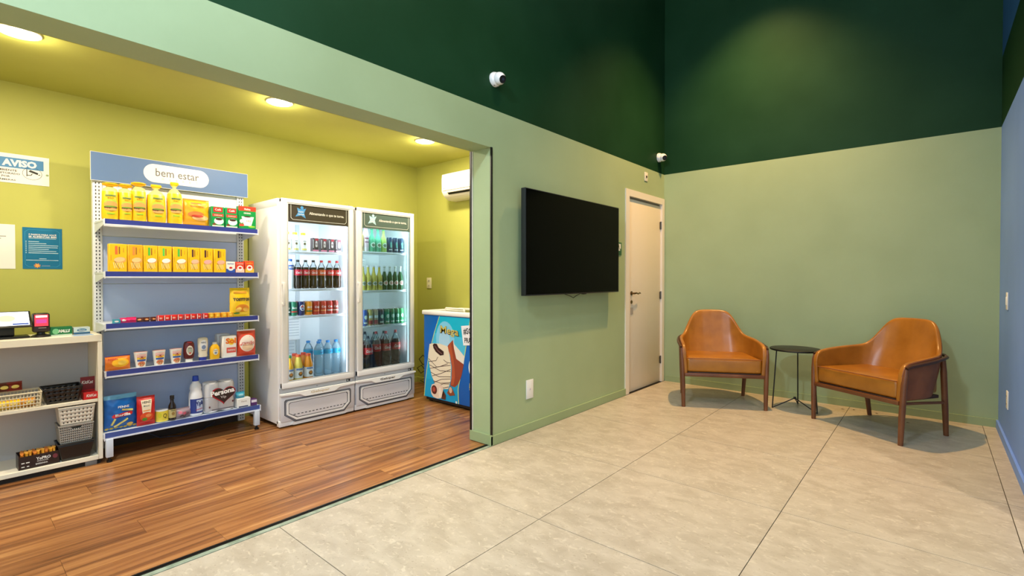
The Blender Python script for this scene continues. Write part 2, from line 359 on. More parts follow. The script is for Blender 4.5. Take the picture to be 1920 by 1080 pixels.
S('wall_store_front', MB().box(HX - .012, HX - .0005, JY + .001, SE, .0, SZ, LIME).box(HX - .012, HX - .0005, -1.7, JY, HZ + .002, SZ, LIME))
# baseboards
BB = paint('baseboard_green', (154, 172, 128))
S('baseboard_left', MB().box(WL, WL + .016, JY - .02, 4.645, 0, .068, BB))
S('baseboard_jamb', MB().box(HX - .014, WL + .016, JY - .018, JY - .001, .0045, .075, BB))
S('baseboard_far', MB().box(-2.425, WR, FAR - .014, FAR, 0, .065, BB))
S('baseboard_right', MB().box(WR - .014, WR, 3.47, FAR - .014, 0, .065, BLUE))
S('baseboard_back', MB().box(BW, BW + .012, -1.7, SE, 0, .06, LIME))
S('baseboard_end', MB().box(BW + .012, HX - .012, SE - .012, SE, 0, .06, LIME))
# black gaskets on the jamb
S('trim_3', MB().box(WL - .004, WL + .006, JY - .006, JY + .010, .07, HZ + .001, BLACK))
S('trim_4', MB().box(HX - .018, HX - .001, JY - .012, JY + .004, .076, HZ, BLACK).box(HX - .001, HX + .006, JY - .006, JY - .0005, .076, HZ, CREAM))

# door
DOORC = C(226, 212, 188, .42)
fr = S('door_1', MB().box(WL - .06, WL + .012, 4.646, 4.725, 0, 2.155, CREAM).box(WL - .06, WL + .012, 5.548, 5.607, 0, 2.155, CREAM).box(WL - .06, WL + .012, 4.725, 5.548, 2.085, 2.155, CREAM).box(WL - .05, WL - .012, 4.725, 4.74, 0, 2.085, CREAM).box(WL - .05, WL - .012, 5.535, 5.548, 0, 2.085, CREAM))
MB().rbox(WL - .045, WL - .010, 4.742, 5.533, .004, 2.062, DOORC, .003).build('door_leaf', fr)
MB().box(WL - .05, WL - .02, 4.74, 5.535, 2.064, 2.085, C(120, 110, 96, .6)).build('door_stop', fr)
BRASS = C(120, 96, 62, .25, .9)
hx = WL - .010
MB().lathe([(.0, 0), (.024, 0), (.024, .006), (.010, .008), (.010, .045), (0, .045)], BRASS, 16).build('handle_rose', fr, loc=(hx, 4.81, 1.058), rot=(0, radians(90), 0))
MB().tube([(hx + .04, 4.81, 1.058), (hx + .045, 4.84, 1.062), (hx + .045, 4.88, 1.052), (hx + .043, 4.92, 1.062), (hx + .04, 4.945, 1.056)], [.010, .009, .008, .008, .006], BRASS).build('door_handle', fr)
MB().lathe([(.0, 0), (.02, 0), (.018, .007), (0, .007)], BRASS, 16).build('keyhole_plate', fr, loc=(hx, 4.81, .965), rot=(0, radians(90), 0))
mb = MB().box(hx, hx + .006, 4.790, 4.842, .835, .905, C(165, 155, 145, .5)); mb.build('sticker', fr)
for z in (.26, 1.02, 1.84):
    MB().tube([(WL - .004, 5.541, z - .045), (WL - .004, 5.541, z + .045)], .007, C(90, 84, 76, .3, .8), 8).box(WL - .009, WL - .006, 5.515, 5.541, z - .04, z + .04, C(130, 120, 105, .3, .8)).build('hinge', fr)

# ------------------------------------------------------------------ wall fixtures in the hall
t = thing('television', 'large black flat television mounted on the green wall beside the door', 'television', (WL, 3.61, 1.085))
SCR = C(5, 5, 5, .12); SCR.node_tree.nodes['Principled BSDF'].inputs['Specular IOR Level'].default_value = .06
MB().rbox(.055, .098, -.725, .725, 0, .822, C(46, 50, 52, .35, .4), .003).build('bezel', t)
MB().box(.0975, .0995, -.717, .717, .010, .815, SCR).build('screen', t)
MB().rbox(.012, .058, -.48, .48, .12, .62, C(24, 24, 24, .5), .006).build('rear_housing', t)
MB().box(.001, .014, -.3, .3, .2, .6, C(30, 30, 30, .4)).box(.001, .02, -.28, -.24, .15, .66, C(30, 30, 30, .4)).box(.001, .02, .24, .28, .15, .66, C(30, 30, 30, .4)).build('wall_bracket', t)
MB().tube([(.03, -.16, .01), (.034, -.10, -.004), (.036, -.03, -.020), (.036, .02, -.038), (.034, .07, -.02), (.03, .13, -.006), (.03, .2, .004)], .0035, BLACK, 6).build('cable', t)
MB().rbox(.06, .09, .11, .15, -.008, .001, BLACK, .002).build('sensor', t)
t = MB().rbox(WL + .001, WL + .006, 4.44, 4.565, 1.455, 1.585, C(12, 92, 50, .4), .001).build('exit_sign', label='small green sign on the wall between television and door', cat='sign')
def sidex(mb):  # turn print facing -Y into print facing +X
    mb.v = [(-y, x, z) for x, y, z in mb.v]; return mb
q = MB(); q.lay = .0008; q.rect(4.46, 4.545, 1.52, 1.57, WHITE, 1).poly([(4.48, 1.5), (4.53, 1.5), (4.53, 1.515), (4.48, 1.515)], WHITE, 1).ell(4.50, 1.558, .006, .007, C(12, 92, 50), 2).line([(4.50, 1.55), (4.505, 1.538), (4.515, 1.527)], .006, C(12, 92, 50), 2).line([(4.505, 1.538), (4.49, 1.526)], .005, C(12, 92, 50), 2).line([(4.49, 1.545), (4.515, 1.546)], .004, C(12, 92, 50), 2)
q = sidex(q); q.v = [(x + WL + .006, y, z) for x, y, z in q.v]; q.build('sign_print', t)
def plate(name, label, loc, rz, w=.078, h=.118, kind='blank', col=WHITE, cat='outlet'):
    p = MB().rbox(-w / 2, w / 2, -.008, -.001, -h / 2, h / 2, col, .002).build(name, label=label, cat=cat, loc=loc, rz=rz)
    if kind == 'blank': MB().lathe([(0, 0), (.008, 0), (.007, .003), (0, .003)], C(205, 195, 205, .4), 12).build('cover_cap', p, loc=(0, -.008, 0), rot=(radians(90), 0, 0))
    elif kind == 'outlet':
        for dz in ((.028, -.028)): MB().rbox(-.018, .018, -.0095, -.0075, dz - .018, dz + .018, C(225, 215, 190, .5), .001).lathe([(0, 0), (.003, 0)], BLACK, 8).build('socket', p); MB().box(-.008, -.004, -.0102, -.0094, dz - .004, dz + .004, C(70, 60, 40)).box(.004, .008, -.0102, -.0094, dz - .004, dz + .004, C(70, 60, 40)).build('socket_hole', p)
    elif kind == 'switch': MB().rbox(-.015, .015, -.012, -.0075, -.03, .03, C(246, 246, 246, .35), .002).build('rocker', p)
    elif kind == 'sensor': MB().rbox(-.012, .012, -.014, -.0075, -.012, .010, C(50, 44, 40, .4), .002).build('sensor_window', p)
    return p
plate('wall_plate', 'white blank wall plate low on the green wall under the television', (WL, 3.055, .337), radians(90), .088, .15, 'blank')
plate('wall_plate', 'small white plate with dark window high above the white door', (WL, 5.128, 2.348), radians(90), .075, .098, 'sensor', CREAM)
plate('light_switch', 'white light switch on the blue wall, upper of the two plates', (WR, 5.02, 1.055), radians(-90), .085, .125, 'switch', WHITE, 'switch')
plate('power_outlet', 'white power outlet low on the blue wall, lower of the two plates', (WR, 4.93, .355), radians(-90), .085, .125, 'outlet')
plate('power_outlet', 'cream double outlet on the yellow end wall above the blue freezer', (-4.40, SE, 1.165), 0, .078, .122, 'outlet', C(236, 226, 190, .5))

def camera_unit(loc, label, lens_dir):
    t = thing('security_camera', label, 'camera', loc)
    MB().lathe([(0, .0), (.052, .0), (.053, .012), (.046, .03), (.040, .036), (0, .036)], WHITE_G, 24).build('base', t, rot=(0, radians(90), 0))
    c = Vector((.052, 0, -.004)); d = Vector(lens_dir).normalized()
    e = MB(); r = .045
    e.lathe([(r * sin(a), -r * cos(a)) for a in [pi * k / 12 for k in range(0, 10)]] + [(.026, r * .86)], WHITE_G, 22)
    q = d.to_track_quat('Z', 'Y').to_euler()
    e.build('eyeball', t, loc=c, rot=q)
    MB().lathe([(.0, .030), (.0275, .030), (.0275, .0425), (.022, .0432), (0, .041)], BLACK, 20).build('lens_ring', t, loc=c, rot=q)
    MB().lathe([(.0, .0415), (.010, .0425), (.010, .0445), (0, .0448)], C(40, 44, 60, .08), 14).build('lens', t, loc=c, rot=q)
    MB().box(.012, .02, -.02, .02, -.050, -.046, C(120, 120, 120)).build('screw', t)
camera_unit((WL, 2.645, 2.665), 'white dome security camera on the dark green wall above the store opening', (.8, -.12, -.36))
camera_unit((WL, 5.46, 2.62), 'white dome security camera in the dark green corner above the door', (.75, -.5, -.3))

# ceiling spots of the hall (fixtures hold the lamps) and downlights of the store
for i, (x, y, z, e, c, a) in enumerate(HALL_SPOTS):
    t = thing('ceiling_spot', 'round recessed ceiling spot light high in the hall', 'lamp', (x, y, CZ), 0, 'recessed spots in the hall ceiling')
    MB().lathe([(.075, -.002), (.082, -.002), (.082, -.02), (.06, -.03), (.055, -.004)], WHITE, 20, caps=False).build('rim', t)
    MB().lathe([(0, -.004), (.056, -.004)], emit('spot_glow', (255, 225, 180), 3) if i == 0 else bpy.data.materials['spot_glow'], 20, caps=False).build('diffuser', t)
for i, (x, y, z) in enumerate(FILL_GLOBES):  # globe bodies for the added fill lamps
    t = thing('added_fill_globe', ('unseen white globe lamp added to brighten the beam before the store', 'unseen white globe lamp added near the side window')[i], 'lamp', (x, y, z))
    MB().lathe([(.129 * sin(pi * k / 12) + .0001, -.129 * cos(pi * k / 12)) for k in range(13)], glassy('globe_glass', (255, 255, 255), alpha=.08, body=(250, 250, 250)) if i == 0 else bpy.data.materials['globe_glass'], 20, caps=False).build('globe', t)
    MB().tube([(0, 0, .13), (0, 0, CZ - z)], .004, BLACK, 6).build('cord', t)
    MB().lathe([(0, .125), (.03, .125), (.03, .16), (0, .165)], WHITE, 14).build('lamp_holder', t)
GLOW = emit('downlight_glow', (255, 246, 226), 14)
for i, (x, y) in enumerate(STORE_LAMPS):
    t = thing('downlight', ['glowing round downlight at the left edge of the store ceiling', 'glowing round downlight above the shelf unit, nearer the middle', 'glowing round downlight in front of the fridges, farthest in the store', 'round downlight at the near end of the store ceiling'][i], 'lamp', (x, y, SZ))
    MB().lathe([(.078, 0), (.09, 0), (.09, -.008), (.078, -.012)], WHITE, 24, caps=False).build('rim', t)
    MB().lathe([(0, -.009), (.079, -.009)], GLOW, 24, caps=False).build('diffuser', t)

# air conditioner
t = thing('air_conditioner', 'white split air conditioner high on the yellow end wall', 'air conditioner', (-3.54, SE, 2.05))
ACW = C(246, 238, 226, .35)
m = MB(); prof = [(0, 0), (0, .29), (-.13, .285), (-.188, .262), (-.2, .22), (-.198, .085), (-.165, .035), (-.10, 0)]
vs = [(s_ * .418, y, z) for s_ in (-1, 1) for y, z in prof]; n = len(prof)
m.add(vs, [list(range(n)), list(range(n, 2 * n))] + [(i, (i + 1) % n, n + (i + 1) % n, n + i) for i in range(n)], ACW); m.build('casing', t)
MB().rbox(-.405, .405, -.2065, -.198, .090, .258, C(250, 244, 234, .3), .002).build('front_panel', t)
MB().add([(-.33, -.194, .064), (.39, -.194, .064), (.39, -.178, .046), (-.33, -.178, .046)], [(0, 1, 2, 3)], BLACK).build('outlet_slot', t)
MB().add([(-.34, -.199, .078), (.40, -.199, .078), (.40, -.196, .068), (-.34, -.196, .068)], [(0, 1, 2, 3)], C(225, 205, 180)).build('louver', t)
q = MB(); q.surf = lambda x, z: -.2068; q.ell(-.374, .112, .007, .007, C(150, 140, 135), 1, 10, 1).txt('LG', -.350, .112, .022, .012, C(130, 125, 125), 1); q.build('badge', t)

# ------------------------------------------------------------------ arm chairs
def armchair(label, loc, rz):
    t = thing('armchair', label, 'chair', loc, rz)
    Y0 = -.28
    # shell: centre line path in plan (half), arc-length parameter 0 front .. 1 back centre
    half = [(.355, .0), (.355, .10), (.352, .2), (.345, .3), (.330, .38), (.300, .45), (.255, .505), (.19, .540), (.10, .558), (0, .563)]
    Ls = [0]
    for a, b in zip(half[:-1], half[1:]): Ls.append(Ls[-1] + math.dist(a, b))
    Ls = [l / Ls[-1] for l in Ls]
    def P(s):
        for i in range(len(Ls) - 1):
            if s <= Ls[i + 1] + 1e-9:
                f = (s - Ls[i]) / (Ls[i + 1] - Ls[i]); return tuple(half[i][k] * (1 - f) + half[i + 1][k] * f for k in (0, 1))
        return half[-1]
    Hk = [(0, .50), (.012, .548), (.035, .578), (.08, .598), (.2, .612), (.35, .624), (.50, .634), (.585, .645), (.63, .672), (.675, .73), (.72, .80), (.765, .85), (.81, .876), (.87, .886), (1, .888)]
    def H(s):
        for (a, ha), (b, hb) in zip(Hk[:-1], Hk[1:]):
            if s <= b + 1e-9: f = (s - a) / (b - a); return ha + (hb - ha) * f
        return Hk[-1][1]
    ss = [0, .012, .035, .08] + [.08 + .92 * k / 24 for k in range(1, 25)]; ss = [(s_, 1) for s_ in ss] + [(s_, -1) for s_ in reversed(ss[:-1])]
    NT = 10; vs = []
    for s_, sg in ss:
        x, y = P(s_); h = H(s_); back = max(0, (y - .25) / .31)
        for k in range(NT + 1):
            z = .315 + (h - .315) * k / NT; dz = z - .315
            taper = 1 - .10 * (1 - min(1, dz / .26)) ** 1.5 * (.4 + .6 * back)
            yy = y * (1 - .10 * (1 - min(1, dz / .3)) * back) + dz * .20 * back
            vs.append((sg * x * taper * (1 + .00 * dz), Y0 + yy, z))
    W = NT + 1; fs = [(i * W + k, (i + 1) * W + k, (i + 1) * W + k + 1, i * W + k + 1) for i in range(len(ss) - 1) for k in range(NT)]
    o = MB().add(vs, fs, LEATHER_D, True).build('shell', t)
    o.data.materials.append(LEATHER)
    sd = o.modifiers.new('thick', 'SOLIDIFY'); sd.thickness = .036; sd.offset = 0; sd.use_even_offset = True; sd.material_offset = 1; sd.material_offset_rim = 1
    sb = o.modifiers.new('smooth', 'SUBSURF'); sb.levels = 1; sb.render_levels = 2
    # cushion
    m = MB(); nx, ny = 14, 12; top = []; x1 = .330
    m.rbox(-x1, x1, Y0 + .002, Y0 + .51, .330, .462, LEATHER, .026, 4)
    for i, v in enumerate(m.v):
        x, y, z = v; u = x / x1; w_ = (y - Y0 - .256) / .254
        if w_ > 0: x *= 1 - .16 * w_ * w_
        if z > .40: z += .016 * (1 - u * u) * (1 - w_ * w_) + .004
        m.v[i] = (x, y, z)
    m.build('seat_cushion', t)
    MB().tube([(-.328, Y0 + .004, .461), (-.15, Y0 - .002, .464), (.15, Y0 - .002, .464), (.328, Y0 + .004, .461)], .0035, LEATHER_D, 6).build('piping', t)
    # frame rails
    MB().rbox(-.350, .350, Y0 - .012, Y0 + .014, .290, .322, WALNUT, .006).rbox(-.32, .32, Y0 + .012, Y0 + .46, .305, .330, C(60, 36, 24, .6), .004).build('front_rail', t)
    for sg in (-1, 1):
        MB().tube([(sg * .352, Y0 + .01, .300), (sg * .335, Y0 + .25, .285), (sg * .309, Y0 + .542, .262)], .011, WALNUT, 8).build('side_rail', t)
        MB().tube([(sg * .360, Y0, 0), (sg * .364, Y0 + .005, .2), (sg * .372, Y0 + .014, .44), (sg * .377, Y0 + .022, .515), (sg * .378, Y0 + .026, .555)], [.017, .0205, .0205, .017, .011], WALNUT, 12).build('leg', t)
        MB().tube([(sg * .300, Y0 + .575, 0), (sg * .309, Y0 + .545, .24), (sg * .322, Y0 + .505, .5), (sg * .328, Y0 + .49, .60)], [.017, .0205, .0205, .015], WALNUT, 12).build('leg', t)
        MB().tube([(sg * .3765, Y0 + .021, .512), (sg * .378, Y0 + .026, .556)], [.0125, .0105], C(40, 26, 20, .3), 10).build('leg_cap', t)
    arm = [(.379, .028, .560), (.384, .07, .574), (.383, .2, .586), (.372, .33, .596), (.350, .45, .606), (.318, .545, .612), (.262, .608, .616), (.17, .642, .618), (.0, .655, .619)]
    pts = [(x, Y0 + y, z) for x, y, z in arm]; pts = pts + [(-x, y, z) for x, y, z in reversed(pts[:-1])]
    MB().tube(pts, .0135, C(70, 38, 22, .4), 10).build('arm_rail', t)
    return t
n1 = Vector((.48059, -.87694, 0)); c1 = Vector((-1.4845, 4.772, 0)) - n1 * .28
armchair('tan leather armchair with wooden legs nearer the white door, left of the table', c1, radians(28.724))
n2 = Vector((-.53478, -.84499, 0)); c2 = Vector((-.482, 4.7445, 0)) - n2 * .28
armchair('tan leather armchair with wooden legs nearer the blue wall, right of the table', c2, radians(-32.33))

# side table
t = thing('side_table', 'small round black side table on thin wire legs between the armchairs', 'table', (-.98, 5.2, 0))
BM = C(16, 16, 15, .45)
MB().lathe([(0, .548), (.208, .548), (.212, .552), (.212, .562), (.208, .565), (0, .565)], BM, 48).build('tabletop', t)
feet = [(-.165, -.115), (-.012, .20), (.195, -.09)]
for fx, fy in feet:
    MB().tube([(fx, fy, .004), (fx * .82, fy * .82, .55)], .0055, BM, 8).build('leg', t)
    MB().tube([(fx, fy, .006), (.0, .0, .10)], .005, BM, 8).build('brace', t)
MB().lathe([(.0, .088), (.012, .09), (.012, .11), (0, .112)], BM, 12).build('hub', t)

# ------------------------------------------------------------------ fridges
FW = C(240, 238, 236, .38, coat=.15); FIN = C(240, 244, 247, .35)
def fridge(idx, label, yc, logo):
    t = thing('display_fridge', label, 'fridge', (-4.0, yc, 0), radians(90))
    W, D, Hh = .335, .585, 1.868
    m = MB(); m.rbox(-W, -W + .034, .0225, D, .03, Hh - .004, FW, .006).rbox(W - .034, W, .0225, D, .03, Hh - .004, FW, .006).box(-W + .03, W - .03, D - .03, D - .002, .05, Hh - .01, FW)
    m.rbox(-W - .0005, W + .0005, .022, D + .0005, 1.80, Hh, FW, .006).box(-W + .03, W - .03, .03, D - .03, .06, .335, FW)
    m.build('cabinet', t)
    # interior liner
    li = MB().box(-W + .034, W - .034, .05, D - .03, .335, .345, FIN).box(-W + .034, -W + .037, .05, D - .03, .34, 1.8, FIN).box(W - .037, W - .034, .05, D - .03, .34, 1.8, FIN).box(-W + .036, W - .036, D - .036, D - .031, .34, 1.8, FIN).box(-W + .034, W - .034, .05, D - .03, 1.796, 1.80, FIN)
    li.box(-.004 + .07, .03 + .07, D - .046, D - .036, .36, 1.72, C(200, 208, 214, .4))
    for z in [.4 + .03 * k for k in range(9)]: li.box(-.26, .05, D - .039, D - .0355, z, z + .004, C(190, 198, 206, .4))
    liner = li.build('liner', t)
    ev = MB().rbox(-.285, .03, D - .20, D - .04, .66 if idx == 0 else 1.20, .885 if idx == 0 else 1.42, C(236, 240, 244, .4), .008)
    for k in range(7):
        z = (.70 if idx == 0 else 1.24) + k * .024; ev.box(-.27, .015, D - .202, D - .199, z, z + .007, C(196, 206, 214, .5))
    ev.build('evaporator_cover', t)
    for sx in (-1, 1): MB().tube([(sx * (W - .043), .040, .36), (sx * (W - .043), .040, 1.78)], .0065, emit('tube_glow', (225, 240, 255), 1.6 if idx == 0 else 1.3) if sx == -1 else bpy.data.materials['tube_glow' if idx == 0 else 'tube_glow.001'], 8).build('light_tube', t)
    zs = [(1.447, .35), (1.127, .35), (.897, .35)] if idx == 0 else [(1.470, .35), (1.100, .35), (.762, .35)]
    for z, d in zs:
        s_ = MB()
        for k in range(18): x = -.285 + .57 * k / 17; s_.tube([(x, .085, z - .004), (x, .085 + d, z - .004)], .0018, METALW, 4)
        for y in (.083, .26, .083 + d): s_.tube([(-.292, y, z - .006), (.292, y, z - .006)], .0035, METALW, 6)
        s_.box(-.292, .292, .068, .071, z - .016, z - .008, C(225, 232, 236, .3)).box(-.292, .292, .066, .069, z + .003, z + .006, C(235, 240, 244, .3)); s_.build('wire_shelf', t)
    # door
    dx0, dx1 = -.318, .331; gx0, gx1, gz0, gz1 = -.267, .286, .372, 1.832
    d = MB(); yf, yb = -.016, .022
    d.rbox(dx0, gx0, yf, yb, .322, 1.868, FW, .007, 3).rbox(gx1, dx1, yf, yb, .322, 1.868, FW, .007, 3).rbox(dx0, dx1, yf - .0005, yb, .322, gz0, FW, .007, 3).rbox(dx0, dx1, yf - .0005, yb, gz1, 1.868, FW, .007, 3)
    door = d.build('door', t)
    MB().ring([(gx0 - .001, gz0 - .001), (gx1 + .001, gz0 - .001), (gx1 + .001, gz1 + .001), (gx0 - .001, gz1 + .001)], [(gx0 + .006, gz0 + .006), (gx1 - .006, gz0 + .006), (gx1 - .006, gz1 - .006), (gx0 + .006, gz1 - .006)], -.0145, .01, C(200, 200, 200, .4)).build('gasket', door)
    MB().box(gx0, gx1, -.006, -.002, gz0, 1.682, GLASS if idx == 0 else GLASS2).build('glass_pane', door)
    hp = MB(); HC = C(66, 60, 52, .3) if idx == 0 else C(86, 104, 98, .2)
    hp.box(gx0, gx1, -.010, -.001, 1.682, gz1, HC); hp.surf = lambda x, z: -.0102; hp.lay = .0006
    LN = C(220, 222, 214, .4); hp.line([(gx0 + .03, gz1 - .002), (gx0 + .03, 1.716), (gx0 + .045, 1.702), (gx1 - .04, 1.702), (gx1 - .025, 1.716), (gx1 - .025, gz1 - .002)], .0035, LN, 1)
    B1 = C(78, 148, 205, .4) if idx == 0 else C(178, 214, 228, .4); cx, cz = gx0 + .115, 1.762
    star = []
    for k, (r, a) in enumerate([(.062, 45), (.028, 90 - 10), (.055, 128), (.026, 180), (.062, 218), (.024, 270), (.062, 310), (.026, 0)]): star.append((cx + r * cos(radians(a)), cz + r * .92 * sin(radians(a))))
    for i in range(8):
        a, b = star[i], star[(i + 1) % 8]; hp.poly([(cx, cz), a, b], B1, 1)
    hp.ell(cx + .008, cz + .042, .0135, .0145, B1, 1, 12, 1).txt('Super', cx, cz + .008, .045, .016, WHITE, 2).txt('market', cx, cz - .012, .052, .012, WHITE, 2)
    hp.txt('Alimentando o que te torna.', gx0 + .345, 1.762, .32, .030, C(232, 230, 220, .4), 2, .02)
    hp.build('header_panel', door)
    hd = MB().rbox(dx0 - .002, dx0 + .020, -.048, -.034, 1.00, 1.185, FW, .006).rbox(dx0, dx0 + .018, -.04, -.012, 1.165, 1.185, FW, .004).rbox(dx0, dx0 + .018, -.04, -.012, 1.0, 1.02, FW, .004); hd.build('handle', door)
    # base with recessed octagonal grille
    g = MB(); FP = C(216, 215, 218, .4); g.rbox(-.327, .335, -.010, .03, .05, .283, FP, .006, 2)  # panel greyed: its shade beside the collar is put into the colour
    g.prism([(-.20, .05), (.22, .05), (.27, .020), (.24, .012), (-.22, .012), (-.25, .02)], -.008, .03, FW)
    g.rbox(-.335, .335, .0, .05, .012, .06, FW, .004)
    DG = C(120, 122, 128, .5); DK = C(52, 52, 56, .5)
    def oct_(i): return [(-.285 + i, .228 - i * .8), (.285 - i, .228 - i * .8), (.297 - i, .216 - i * .8), (.297 - i, .105 + i * .3), (.232 - i * .5, .040 + i), (-.210 + i * .5, .040 + i), (-.297 + i, .105 + i * .3), (-.297 + i, .216 - i * .8)]
    g.ring(oct_(-.003), oct_(.003), -.0115, -.006, C(84, 86, 92, .5))
    g.ring(oct_(.004), oct_(.014), -.011, -.006, DG)
    g.ring(oct_(.014), oct_(.030), -.018, -.006, FW)
    g.ring(oct_(.030), oct_(.036), -.0135, -.006, DK)
    g.prism(oct_(.036), -.014, -.006, C(222, 218, 220, .4))
    for k in range(15):
        x = -.225 + .45 * k / 14; g.box(x, x + .018, -.0150, -.0135, .096, .102, DK)
    g.prism([(-.335, .283), (.335, .283), (.335, .270), (.18, .262), (.13, .236), (-.13, .236), (-.18, .262), (-.335, .270)], -.030, .0, C(252, 250, 246, .35))  # collar made whiter: brightness of its upward face put into the colour
    gr = g.build('base_grille', t)
    q = MB(); q.surf = lambda x, z: -.0302; q.txt('Gelopar', 0, .260, .17, .026, C(214, 196, 160, .5) if idx == 0 else C(88, 74, 52, .5), 1, .03); q.build('maker_plate', t)
    MB().box(-.325, .328, .000, .03, .283, .322, C(172, 172, 176, .4)).box(.262, .298, -.002, .001, .292, .312, BLACK).box(.268, .280, -.003, -.001, .298, .306, C(220, 220, 220)).box(-.02, -.01, -.002, .001, .298, .304, C(120, 120, 120)).build('control_strip', t)
    m = MB()
    for x in (-.29, .29):
        for y in (.06, .5): m.lathe([(.018, 0), (.018, .012), (.01, .014), (.01, .04)], BLACK, 10, cx=x, cy=y)
    m.build('foot', t)
    MB().lathe([(.0, 0), (.006, .0), (.006, .012), (0, .014)], STEELGREY, 8, cx=.31, cy=.03).build('hinge_pin', t, loc=(0, 0, Hh))
    lamp('fridge_lamp', 'AREA', (-4.05, yc, 1.785), 3.6 if idx == 0 else 3.6, ICE, .04, (0, radians(14), 0), size_y=.5)
    for sgn in (-1, 1):
        lamp('fridge_side_lamp', 'AREA', (-4.056, yc + sgn * .278, 1.08), 2.0 if idx == 0 else 1.9, ICE, 1.2, (0, radians(90), radians(sgn * 40)), size_y=.02)
    return t
fridge(0, 'white glass door fridge beside the shelf unit, with dark grey header panel', 2.110, 0)
fridge(1, 'white glass door fridge nearer the freezer, with grey green header panel', 2.793, 1)

# ------------------------------------------------------------------ ice cream freezer
t = thing('ice_cream_freezer', 'blue chest freezer with ice cream picture and white rim', 'freezer', (-3.3, 3.385, 0))
FB = C(0, 98, 190, .35)
MB().rbox(-.548, .548, -.253, .252, .045, .866, FB, .01).build('body', t)
MB().box(-.53, .53, -.235, .24, .02, .05, BLACK).build('base', t)
m = MB(); m.rbox(-.56, .56, -.272, -.205, .860, .905, C(240, 234, 228, .35), .014, 3).rbox(-.56, .56, .205, .268, .860, .905, C(240, 234, 228, .35), .014, 3).rbox(-.56, -.495, -.27, .266, .861, .904, C(240, 234, 228, .35), .014, 3).rbox(.495, .56, -.27, .266, .861, .904, C(240, 234, 228, .35), .014, 3); m.build('rim', t)
MB().box(-.496, .02, -.206, .206, .890, .895, GLASS2).build('sliding_lid', t)
MB().box(-.02, .496, -.206, .206, .880, .885, GLASS2).build('sliding_lid', t)
MB().tube([(-.30, -.19, .90), (-.30, -.19, .922), (-.29, -.188, .932), (-.05, -.188, .930), (-.03, -.188, .915), (-.03, -.19, .898)], .007, C(244, 232, 214, .4), 8).tube([(-.30, -.19, .912), (-.03, -.19, .912)], .005, C(244, 232, 214, .4), 8).build('lid_handle', t)
for x, y in ((-.49, -.2), (.49, -.2), (-.49, .2), (.49, .2)): MB().tube([(x - .012, y, .026), (x + .012, y, .026)], .026, BLACK, 14).build('caster', t)
q = MB(); q.surf = lambda x, z: -.2535; q.lay = .0006
panel = [(-.312, .853), (-.387, .689), (-.473, .458), (-.518, .228), (-.540, .052), (-.043, .052), (-.050, .184), (-.042, .228), (.034, .489), (.072, .67), (.113, .853)]
q.poly([(-.312, .853), (-.387, .689), (.072, .67), (.113, .853)], C(10, 182, 214, .4), 1).poly([(-.387, .689), (-.473, .458), (.028, .470), (.072, .67)], C(74, 190, 226, .4), 1).poly([(-.473, .458), (-.518, .228), (-.042, .228), (.028, .470)], C(20, 170, 214, .4), 1).poly([(-.518, .228), (-.540, .052), (-.043, .052), (-.042, .228)], C(0, 156, 208, .4), 1)
q.ell(-.23, .64, .13, .17, C(130, 204, 236, .4), 1.5, 24, 2).ell(-.24, .62, .08, .11, C(170, 212, 238, .4), 1.8, 20, 2)
q.line([(-.312, .853), (-.387, .689), (-.473, .458), (-.518, .228), (-.540, .052)], .008, C(206, 220, 130, .4), 2).line([(-.043, .05), (-.050, .184), (-.042, .228), (.028, .47), (.072, .67), (.113, .853)], .010, C(206, 220, 130, .4), 2)
q.poly([(-.119, .642), (-.167, .603), (-.198, .573), (-.159, .491), (-.135, .386), (-.140, .278), (-.159, .206), (-.097, .199), (-.05, .232), (-.004, .317), (.026, .426), (-.05, .481), (-.104, .56)], C(150, 62, 36, .4), 3)
q.poly([(-.119, .642), (-.145, .60), (-.120, .50), (-.100, .40), (-.090, .30), (-.110, .22), (-.15, .21), (-.14, .278), (-.135, .386), (-.159, .491), (-.19, .57), (-.16, .60)], C(182, 84, 44, .4), 3.5)
q.poly([(-.119, .642), (-.104, .56), (-.073, .468), (.026, .428), (.038, .5), (-.034, .556), (-.096, .598)], C(232, 224, 212, .4), 4)
q.poly([(-.456, .574), (-.405, .585), (-.30, .59), (-.19, .574), (-.159, .469), (-.143, .385), (-.151, .255), (-.183, .17), (-.256, .159), (-.372, .192), (-.423, .263), (-.453, .348), (-.477, .458)], C(236, 222, 196, .4), 5)
CH = C(70, 30, 20, .4)
for pts in ([(-.47, .43), (-.35, .36), (-.15, .40)], [(-.46, .37), (-.30, .33), (-.15, .34)], [(-.45, .335), (-.30, .37), (-.19, .41)], [(-.44, .30), (-.32, .27), (-.15, .29)], [(-.42, .265), (-.3, .30), (-.15, .36)], [(-.40, .22), (-.29, .21), (-.155, .235)], [(-.39, .205), (-.28, .25), (-.155, .27)], [(-.34, .185), (-.25, .17), (-.18, .19)], [(-.33, .18), (-.25, .21), (-.17, .22)], [(-.47, .40), (-.36, .42), (-.33, .46)], [(-.25, .44), (-.20, .42), (-.15, .42)]):
    q.line(pts, .0055, CH, 6)
q.poly([(-.405, .571), (-.385, .585), (-.346, .584), (-.321, .551), (-.247, .52), (-.247, .487), (-.296, .476), (-.36, .505), (-.395, .54)], C(60, 30, 28, .35), 7).line([(-.375, .565), (-.33, .52), (-.27, .495)], .008, C(130, 96, 90, .3), 8)
